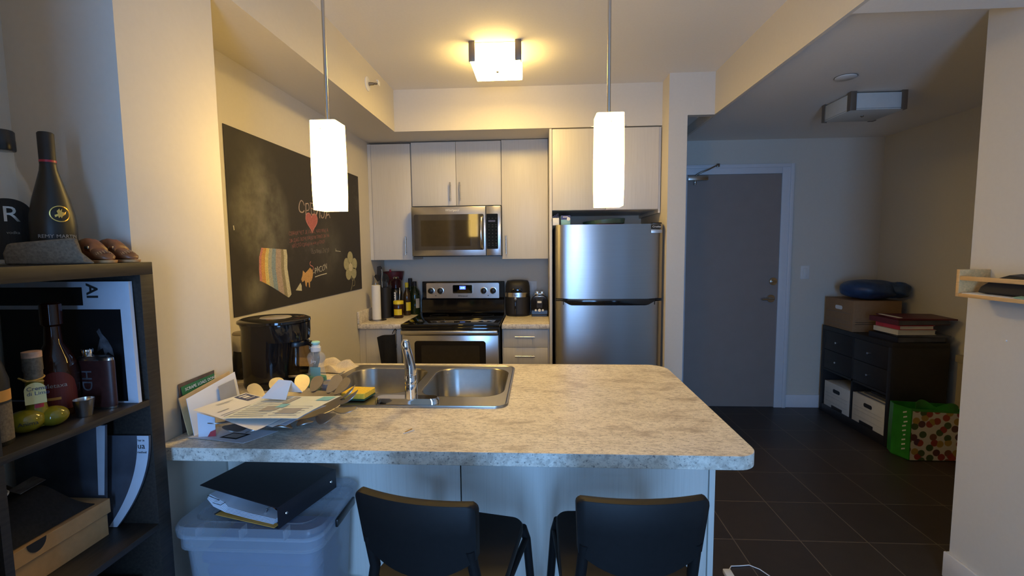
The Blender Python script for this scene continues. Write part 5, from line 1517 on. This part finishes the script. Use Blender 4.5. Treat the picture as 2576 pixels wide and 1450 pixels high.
t = thing('hip_flask', 'dark red leather hip flask with a steel cap in the bookcase', 'flask', (-1.082, 1.06, Z1))
def fl_(k, z): return [(x, y, z) for x, y in [(-1.082 + 0.046 * k * math.copysign(abs(math.cos(a)) ** 0.6, math.cos(a)), 1.062 + 0.0125 * k * math.copysign(abs(math.sin(a)) ** 0.8, math.sin(a))) for a in [2 * PI * i / 32 for i in range(32)]]]
W(t).loft([fl_(0.98, Z1 + 0.006), fl_(1.0, Z1 + 0.01), fl_(1.0, Z1 + 0.117), fl_(0.97, Z1 + 0.12)]).build('leather_wrap', M['flaskleather'], t)
W(t).loft([fl_(0.97, Z1 + 0.0006), fl_(0.985, Z1 + 0.006)]).build('steel_bottom', M['steel'], t)
W(t).loft([fl_(0.975, Z1 + 0.12), fl_(0.96, Z1 + 0.126), fl_(0.80, Z1 + 0.130)]).build('steel_shoulder', M['steel'], t)
W(t).lathe([(0.010, Z1 + .128), (0.0125, Z1 + .131), (0.0125, Z1 + .146), (0.0105, Z1 + .148)], (-1.102, 1.062), 24).build('screw_cap', M['chrome'], t)
wtext('embossed_lettering', 'HD', 0.036, (-1.107, 1.0488, Z1 + 0.098), (0, 0, -1), (1, 0, 0), M['photogrey'], t, 0.0002)
t = thing('steel_cup', 'small steel shot cup in front of the hip flask', 'cup', (-1.062, 1.005, Z1))
W(t).lathe([(0.0135, Z1 + .0005), (0.0140, Z1 + .003), (0.0205, Z1 + .040), (0.0210, Z1 + .041), (0.0195, Z1 + .041), (0.0130, Z1 + .005)], (-1.062, 1.005), 30).build('cup_shell', M['steel'], t)
t = thing('aperitif_bottle', 'dark bottle with an orange label cut by the photo edge', 'bottle', (-1.082, 0.842, Z1))
c = (-1.086, 0.838)
W(t).lathe([(0.030, Z1 + .0005), (0.032, Z1 + .006), (0.032, Z1 + .13), (0.024, Z1 + .165), (0.013, Z1 + .20), (0.013, Z1 + .235)], c, 32).build('bottle_glass', M['darkglass'], t)
lb = W(t).loft([[(c[0] + 0.0324 * math.sin(a), c[1] - 0.0324 * math.cos(a), z) for a in [0.5 + 1.8 * i / 12 for i in range(13)]] for z in (Z1 + 0.010, Z1 + .085)], False, False, closed=False).build('label', M['feltgrey'], t)
W(t).loft([[(c[0] + 0.0327 * math.sin(a), c[1] - 0.0327 * math.cos(a), z) for a in [0.6 + 1.7 * i / 12 for i in range(13)]] for z in (Z1 + 0.09, Z1 + .112)], False, False, closed=False).build('orange_band', M['goldpaper'], t)
t = thing('slim_bottle', 'slim black bottle behind the hip flask in the bookcase', 'bottle', (-1.175, 1.065, Z1))
W(t).lathe([(0.020, Z1 + .0005), (0.021, Z1 + .09), (0.010, Z1 + .115), (0.010, Z1 + .135), (0.012, Z1 + .136), (0.012, Z1 + .155), (0.010, Z1 + .157)], (-1.190, 1.062), 28).build('bottle_glass', M['darkglass'], t)

# middle cell
Z2 = 0.741
t = thing('shoe_box', 'brown cardboard shoe box with a lid in the bookcase', 'box', (-1.22, 0.90, Z2))
W(t).box(-1.345, -1.100, 0.80, 1.075, Z2 + 0.0005, Z2 + 0.085).build('box_tray', M['shoebox'], t)
lid = W(t).loft([[(-1.350, 0.797, z), (-1.094, 0.797, z), (-1.094, 1.080, z), (-1.350, 1.080, z)] for z in (Z2 + 0.058, Z2 + 0.0945)]).build('lid', M['shoebox'], t, bev=0.001)
W(t).prism([(0.905 + 0.020 * math.cos(q), Z2 + 0.0948 + 0.024 * math.sin(q)) for q in [PI + PI * i / 12 for i in range(13)]], -1.0938, -1.0930, 'x').build('thumb_notch', M['blackmatte'], lid)  # flat dark patch stands for the shade inside the notch
t = thing('black_bag', 'black soft pouch lying on the shoe box in the bookcase', 'bag', (-1.20, 0.92, Z2 + 0.095))


def pouch(u, v):
    e = (min(1, 4 * min(u, 1 - u)) * min(1, 4 * min(v, 1 - v))) ** 0.6
    return (-1.33 + 0.225 * u, 0.80 + 0.25 * v, Z2 + 0.097 + e * (0.055 + 0.030 * math.sin(2.6 * u + 0.4) * math.sin(3 * v) + 0.008 * math.sin(u * 12 + v * 7)))


W(t).sheet(pouch, 26, 26, 0.003).build('soft_shell', M['blackcloth'], t, smooth=80)
t = thing('key_tag', 'pale ring with a grey card tag on the black pouch', 'tag', (-1.17, 0.93, 0.925))
W(t).tube([(-1.190 + 0.026 * math.cos(a), 0.905 + 0.026 * math.sin(a), 0.930 + 0.004 * math.sin(a)) for a in [2 * PI * i / 28 for i in range(29)]], 0.0022, 8, caps=False).build('ring', M['whiteplastic'], t)
W(t).quad((-1.180, 0.930, 0.934), (-1.145, 0.925, 0.930), (-1.140, 0.975, 0.938), (-1.178, 0.982, 0.942), 0.001).build('card', M['photogrey'], t)
t = thing('magazine', 'limp magazine with a white margin slumped against the bookcase side', 'magazine', (-1.15, 1.10, Z2))


def mg(u, v):
    s = (1 - v)
    return (-1.335 + (0.325 - 0.095 * s * s) * u, 1.118 - 0.012 * s * s - 0.008 * (1 - u), Z2 + 0.001 + 0.243 * v)


W(t).sheet(mg, 14, 16, 0.005).build('pages', M['bookgrey'], t, smooth=80)
mb = W(t); pr = []
for j in range(17):
    pr.append([Vector(mg(u, j / 16)) + Vector((0, -0.0008, 0)) for u in (0.90, 0.995)])
for p, q in zip(pr, pr[1:]):
    mb.face([mb.v(p[0]), mb.v(p[1]), mb.v(q[1]), mb.v(q[0])])
mb.build('white_margin', M['bookwhite'], t, smooth=80)
wtext('cover_lettering', 'ua', 0.022, Vector(mg(0.905, 0.86)) + Vector((0, -0.0012, 0)), (1, 0, 0), (0, 0, 1), M['inkblack'], t, 0.0002)
wtext('cover_lettering', 'her in', 0.008, Vector(mg(0.905, 0.94)) + Vector((0, -0.0012, 0)), (1, 0, 0), (0, 0, 1), M['inkblack'], t, 0.0002)
wtext('cover_lettering', 'method', 0.008, Vector(mg(0.905, 0.81)) + Vector((0, -0.0012, 0)), (1, 0, 0), (0, 0, 1), M['inkblack'], t, 0.0002)
t = thing('album', 'dark-covered album with a pale edge behind the black pouch', 'book', (-1.22, 1.075, Z2))
W(t).loft([[(-1.35, y, Z2 + 0.001), (-1.115, y, Z2 + 0.001), (-1.092, y, Z2 + 0.285), (-1.35, y, Z2 + 0.285)] for y in (1.0845, 1.0875)]).build('cover', M['bookgrey'], t)
W(t).quad((-1.128, 1.0835, Z2 + 0.10), (-1.112, 1.0835, Z2 + 0.10), (-1.0945, 1.0835, Z2 + 0.283), (-1.118, 1.0835, Z2 + 0.283), 0.0004).build('pale_edge', M['bookwhite'], t)
# lowest visible cell
t = thing('papers', 'grey papers lying on the lowest visible bookcase shelf', 'papers', (-1.15, 1.0, 0.402))
mb = W(t)
for k in range(4):
    mb.box(-1.30 + 0.004 * k, -1.04 - 0.006 * k, 0.85 + 0.005 * k, 1.11, 0.4025 + 0.05 * k, 0.45 + 0.05 * k, 0.003)
mb.build('paper_stack', M['bookgrey'], t)

# ------------------------------------------------------------------ right wall rack
t = thing('wall_rack', 'small pine wall rack on the grey wall at the hall opening', 'shelf', (1.73, 1.76, 1.25))
RX0, RX1, RY0, RY1 = 1.668, 1.7845, 1.50, 1.965
W(t).box(RX0, RX1, RY1 - 0.014, RY1, 1.252, 1.360, 0.001).build('end_panel', M['pine'], t)
W(t).box(RX0, RX1, RY0, RY0 + 0.014, 1.252, 1.360, 0.001).build('end_panel', M['pine'], t)
W(t).box(RX0, RX1, RY0 + 0.014, RY1 - 0.014, 1.252, 1.2655, 0.001).build('bottom_board', M['pine'], t)
W(t).box(RX0 + 0.001, RX0 + 0.013, RY0 + 0.014, RY1 - 0.0145, 1.318, 1.3345, 0.001).build('front_rail', M['pine'], t)
t = thing('black_case', 'black case lying in the pine wall rack', 'case', (1.73, 1.75, 1.266))
W(t).loft([[(RX0 + 0.03 + d, y, z) for d, z in ((0, 1.274), (0.02, 1.27), (0.075, 1.27), (0.08, 1.30), (0.06, 1.335 + h), (0.01, 1.33 + h))] for y, h in ((1.905, -0.035), (1.86, -0.005), (1.80, 0.015), (1.62, 0.0), (1.53, -0.03))]).build('case_shell', M['blackmatte'], t, bev=0.004)
t, fn = paper('paper_slip', 'white paper slips at the bottom of the pine wall rack', 'paper', [(1.675, 1.945, 1.2675), (1.675, 1.70, 1.2665), (1.765, 1.70, 1.2675), (1.765, 1.945, 1.270)], M['white'], 0.0008, 6, th=0.002)
t, fn = paper('folded_paper', 'pale green folded paper at the near part of the pine rack', 'paper', [(1.672, 1.74, 1.272), (1.672, 1.58, 1.270), (1.70, 1.58, 1.274), (1.70, 1.74, 1.276)], M['greenpaper'], 0.001, 6, th=0.004)
t = thing('wall_nail', 'tiny white nail plug in the grey wall below the pine rack', 'wall plug', (1.785, 1.869, 1.09))
mb = W(t); mb.loft([[(x, 1.869 + r * math.cos(a), 1.09 + r * math.sin(a)) for a in [2 * PI * i / 10 for i in range(10)]] for x, r in ((1.7848, 0.004), (1.782, 0.003))]); mb.build('plug', M['whiteplastic'], t)

# ------------------------------------------------------------------ hall storage cabinet and what is on it
HX0, HX1, HY0, HY1, HH = 2.497, 2.885, 3.408, 4.225, 0.765
t = thing('storage_cabinet', 'black cube storage cabinet with four drawers in the hall', 'cabinet', (2.69, 3.81, 0))
W(t).box(HX0, HX1, HY0, HY1, HH - 0.036, HH, 0.001).build('top_panel', M['blackcab'], t)
W(t).box(HX0, HX1, HY0, HY0 + 0.036, 0, HH - 0.036, 0.001).build('side_panel', M['blackcab'], t)
W(t).box(HX0, HX1, HY1 - 0.036, HY1, 0, HH - 0.036, 0.001).build('side_panel', M['blackcab'], t)
W(t).box(HX0, HX1, HY0 + 0.036, HY1 - 0.036, 0.0, 0.070, 0.001).build('bottom_panel', M['blackcab'], t)
W(t).box(HX0 + 0.002, HX1, HY0 + 0.036, HY1 - 0.036, 0.375, 0.392).build('shelf', M['blackcab'], t)
W(t).box(HX0 + 0.002, HX1, 3.808, 3.825, 0.070, HH - 0.036).build('divider', M['blackcab'], t)
for y0, y1 in ((3.446, 3.806), (3.827, 4.187)):
    for z0, z1 in ((0.395, 0.558), (0.562, 0.727)):
        d = W(t).box(HX0 + 0.001, HX1 - 0.02, y0, y1, z0, z1, 0.001).build('drawer', M['blackcab'], t)
        mb = W(t); ym_ = (y0 + y1) / 2; zm = (z0 + z1) / 2
        mb.loft([[(x, ym_ + r * math.cos(a), zm + r * math.sin(a)) for a in [2 * PI * i / 16 for i in range(16)]] for x, r in ((HX0 + 0.001, 0.005), (HX0 - 0.014, 0.005), (HX0 - 0.016, 0.009), (HX0 - 0.022, 0.008))])
        mb.build('knob', M['chrome'], d)


def bankers_box(label, x0, x1, y0, y1, z0, z1, m, light_hole, group, top_open=False):
    t = thing('archive_box', label, 'archive box', ((x0 + x1) / 2, (y0 + y1) / 2, z0), group=group)
    W(t).box(x0, x1, y0, y1, z0, z1, 0.0015).build('carton', m, t)
    mb = W(t); ym_ = (y0 + y1) / 2; zh = z0 + (z1 - z0) * 0.72
    mb.prism(rrect(ym_ - 0.045, ym_ + 0.045, zh - 0.016, zh + 0.016, 0.014), x0 - 0.0012, x0 - 0.0002, 'x')
    mb.build('hand_hole', M['white'] if light_hole else M['blackmatte'], t)
    mb = W(t)
    for k, zz in enumerate((0.56, 0.30, 0.24, 0.12) if light_hole else (0.55, 0.42, 0.22)):
        zc = z0 + (z1 - z0) * zz
        mb.box(x0 - 0.0010, x0 - 0.0002, y0 + 0.02, y1 - 0.02, zc, zc + 0.002)
    if light_hole:
        for zz in (0.30, 0.24):
            zc = z0 + (z1 - z0) * zz
            mb.box(x0 + 0.02, x1 - 0.02, y0 - 0.0010, y0 - 0.0002, zc, zc + 0.003)
    mb.build('printed_lines', M['bronze'] if light_hole else M['inkgrey'], t)
    return t


b = bankers_box('white archive box in the cabinet cell nearer the hall door', HX0 + 0.004, 2.84, 3.838, 4.166, 0.0705, 0.285, M['boxwhite'], False, 'white archive boxes in the black cabinet')
W(b).box(HX0 + 0.0025, HX0 + 0.0042, 3.92, 4.06, 0.0705, 0.096, 0.001).build('dark_pull', M['blackmatte'], b)
b = bankers_box('white archive box in the cabinet cell beside the shopping bag', HX0 + 0.004, 2.84, 3.452, 3.798, 0.0705, 0.295, M['boxwhite'], False, 'white archive boxes in the black cabinet')
W(b).box(HX0 + 0.0025, HX0 + 0.0042, 3.56, 3.71, 0.0705, 0.096, 0.001).build('dark_pull', M['blackmatte'], b)
mb = W(b)
for k in range(6):
    mb.box(HX0 + 0.02 + 0.05 * k, HX0 + 0.024 + 0.05 * k, 3.47 + 0.01 * k, 3.77, 0.20, 0.305 + 0.004 * (k % 3), 0.001)
mb.build('file_folders', M['bookgrey'], b)
bankers_box('brown archive box on top of the black cabinet under a blue bag', 2.505, 2.875, 3.852, 4.21, HH + 0.0005, 1.015, M['kraftbox'], True, 'archive boxes on the cabinet')

t = thing('blue_bag', 'stuffed navy blue plastic bag lying on the brown archive box', 'bag', (2.72, 4.0, 1.016))


def blob(cx, cy, cz_, rx, ry, rz_, seed, amp, n=26, m=18):
    rings = []
    for j in range(m + 1):
        th = PI * j / m
        ring = []
        for i in range(n):
            ph = 2 * PI * i / n
            k = 1 + amp * (math.sin(3 * ph + seed + 2 * th) * math.sin(2 * th) + 0.6 * math.sin(5 * ph - seed) * math.sin(th) + 0.4 * math.sin(7 * th + ph * 2 + seed))
            st_ = max(0.012, math.sin(th)) ** 0.8
            ring.append((cx + rx * k * st_ * math.cos(ph), cy + ry * k * st_ * math.sin(ph), cz_ - rz_ * k * math.copysign(abs(math.cos(th)) ** 0.8, math.cos(th))))
        rings.append(ring)
    return rings


W(t).loft(blob(2.70, 3.99, 1.098, 0.20, 0.185, 0.078, 1.3, 0.05)).build('stuffed_body', M['bluefab'], t, smooth=80)
W(t).loft(blob(2.855, 3.885, 1.100, 0.080, 0.075, 0.062, 2.7, 0.12)).build('tied_end', M['bluefab'], t, smooth=80)

BOOKS = [('flat_binder', 'black binder at the bottom of the stack on the black cabinet', 'binder', M['binder'], 2.53, 2.88, 3.43, 3.70, HH + 0.0005, 0.040, 0.06),
         ('folder', 'grey folder of papers second from the bottom on the black cabinet', 'folder', M['bookgrey'], 2.56, 2.90, 3.42, 3.68, HH + 0.042, 0.012, -0.10),
         ('book', 'cream-spined thick book in the stack on the black cabinet', 'book', M['boxwhite'], 2.535, 2.80, 3.425, 3.66, HH + 0.056, 0.034, 0.03),
         ('book', 'bright red book above the cream one in the cabinet stack', 'book', M['pinkred'], 2.55, 2.79, 3.43, 3.66, HH + 0.092, 0.030, 0.02),
         ('binder', 'dark red binder near the top of the cabinet stack', 'binder', M['maroon'], 2.535, 2.90, 3.435, 3.71, HH + 0.124, 0.036, 0.05),
         ('folder', 'thin dark folder lying uppermost on the cabinet stack', 'folder', M['maroon'], 2.57, 2.94, 3.425, 3.70, HH + 0.162, 0.010, -0.14)]
for nm, lab, cat, m, x0, x1, y0, y1, z0, h, rz in BOOKS:
    cx_, cy_ = (x0 + x1) / 2, (y0 + y1) / 2
    t = thing(nm, lab, cat, (cx_, cy_, z0), rz)
    X, Y = (x1 - x0) / 2, (y1 - y0) / 2
    if h > 0.02:
        cv = MB().box(-X, X, -Y, Y, 0, 0.003).box(-X, X, -Y, Y, h - 0.003, h).box(-X, -X + 0.003, -Y, Y, 0.003, h - 0.003)
        cv.build('cover', m, t)
        MB().box(-X + 0.004, X - 0.006, -Y + 0.004, Y - 0.004, 0.0035, h - 0.0035).build('pages', M['bookgrey'] if m in (M['binder'], M['maroon']) else M['boxwhite'], t)
        if m is M['pinkred']:
            MB().box(-X - 0.0006, -X, Y - 0.075, Y - 0.02, 0.004, h - 0.004).build('spine_label', M['red'], t)
    else:
        MB().box(-X, X, -Y, Y, 0, h, 0.001).build('cover', m, t)
t = thing('pale_strip', 'pale edge of a card tucked on the uppermost dark folder', 'card', (2.62, 3.55, HH + 0.1725))
W(t).box(2.565, 2.585, 3.45, 3.66, HH + 0.1725, HH + 0.178, 0.001).build('card_edge', M['boxwhite'], t)

t = thing('shopping_bag', 'green shopping bag printed with vegetables beside the black cabinet', 'bag', (2.66, 3.29, 0))
GX0, GX1, GY0, GY1 = 2.482, 2.86, 3.200, 3.385


def bagring(z, k=0.0, tilt=0.0):
    return [(GX0 + k * 0.5 + 0.01, GY0 + k, z), (GX1 - k, GY0 + k, z - tilt), (GX1 - k, GY1 - k, z - tilt), (GX0 + k * 0.5, GY1 - k, z), (GX0 - 0.028 + k, (GY0 + GY1) / 2 + 0.02, z)]


mb = W(t)
mb.loft([bagring(0.0008, 0.008), bagring(0.01), bagring(0.20, 0.0), bagring(0.36, 0.004, 0.02), bagring(0.36, 0.012, 0.02), bagring(0.20, 0.012, 0.0)], True, True)
mb.build('gusset_shell', M['greenbag'], t, smooth=20)
W(t).loft([[(GX0 + 0.016, GY0 - 0.0012, 0.006), (GX1 - 0.004, GY0 - 0.0012, 0.006)], [(GX0 + 0.014, GY0 - 0.002, 0.18), (GX1, GY0 - 0.002, 0.18)], [(GX0 + 0.02, GY0 + 0.0020, 0.345), (GX1 - 0.006, GY0 + 0.0020, 0.328)]], False, False, closed=False).build('printed_front', M['produce'], t)
mb = W(t)
rq = random.Random(5)
for k in range(9):
    z = 0.06 + 0.032 * k
    a = rq.uniform(-.006, .006)
    mb.quad((GX0 - 0.0065, GY0 + 0.045 + a, z), (GX0 + 0.000, GY0 + 0.022 + a, z + 0.012), (GX0 + 0.000, GY0 + 0.022 + a, z + 0.022), (GX0 - 0.0065, GY0 + 0.045 + a, z + 0.010), 0.0003)
mb.build('gusset_lettering', M['boxwhite'], t)
mb = W(t)
mb.sheet(lambda u, v: (GX0 + 0.05 + 0.27 * u, GY0 + 0.02 + 0.02 * math.sin(6 * u), 0.355 - 0.02 * u + 0.045 * v * (0.4 + abs(math.sin(5.2 * u + 0.6)))), 20, 3, 0.002)
mb.build('handle', M['greenbag'], t, smooth=80)

t = thing('wall_panel_heater', 'cream panel against the hall wall behind the black cabinet', 'panel', (2.95, 3.33, 0))
W(t).box(2.935, 2.968, 3.10, 3.40, 0.0, 0.635, 0.003).build('front_face', M['cream'], t)
W(t).box(2.925, 2.969, 3.09, 3.41, 0.635, 0.685, 0.004).build('top_rail', M['cream'], t)

t = thing('white_cable', 'thin white cable with plug on the tile floor by the peninsula end', 'cable', (0.93, 2.07, 0))
W(t).tube([(0.835, 2.02, 0.012), (0.870, 2.070, 0.005), (0.910, 2.075, 0.004), (0.955, 2.082, 0.004), (0.99, 2.055, 0.004), (1.02, 2.00, 0.004), (1.03, 1.94, 0.004)], 0.0022, 8).build('cord', M['white'], t)
W(t).box(0.815, 0.850, 1.97, 2.03, 0.0005, 0.022, 0.004).build('plug', M['whiteplastic'], t)
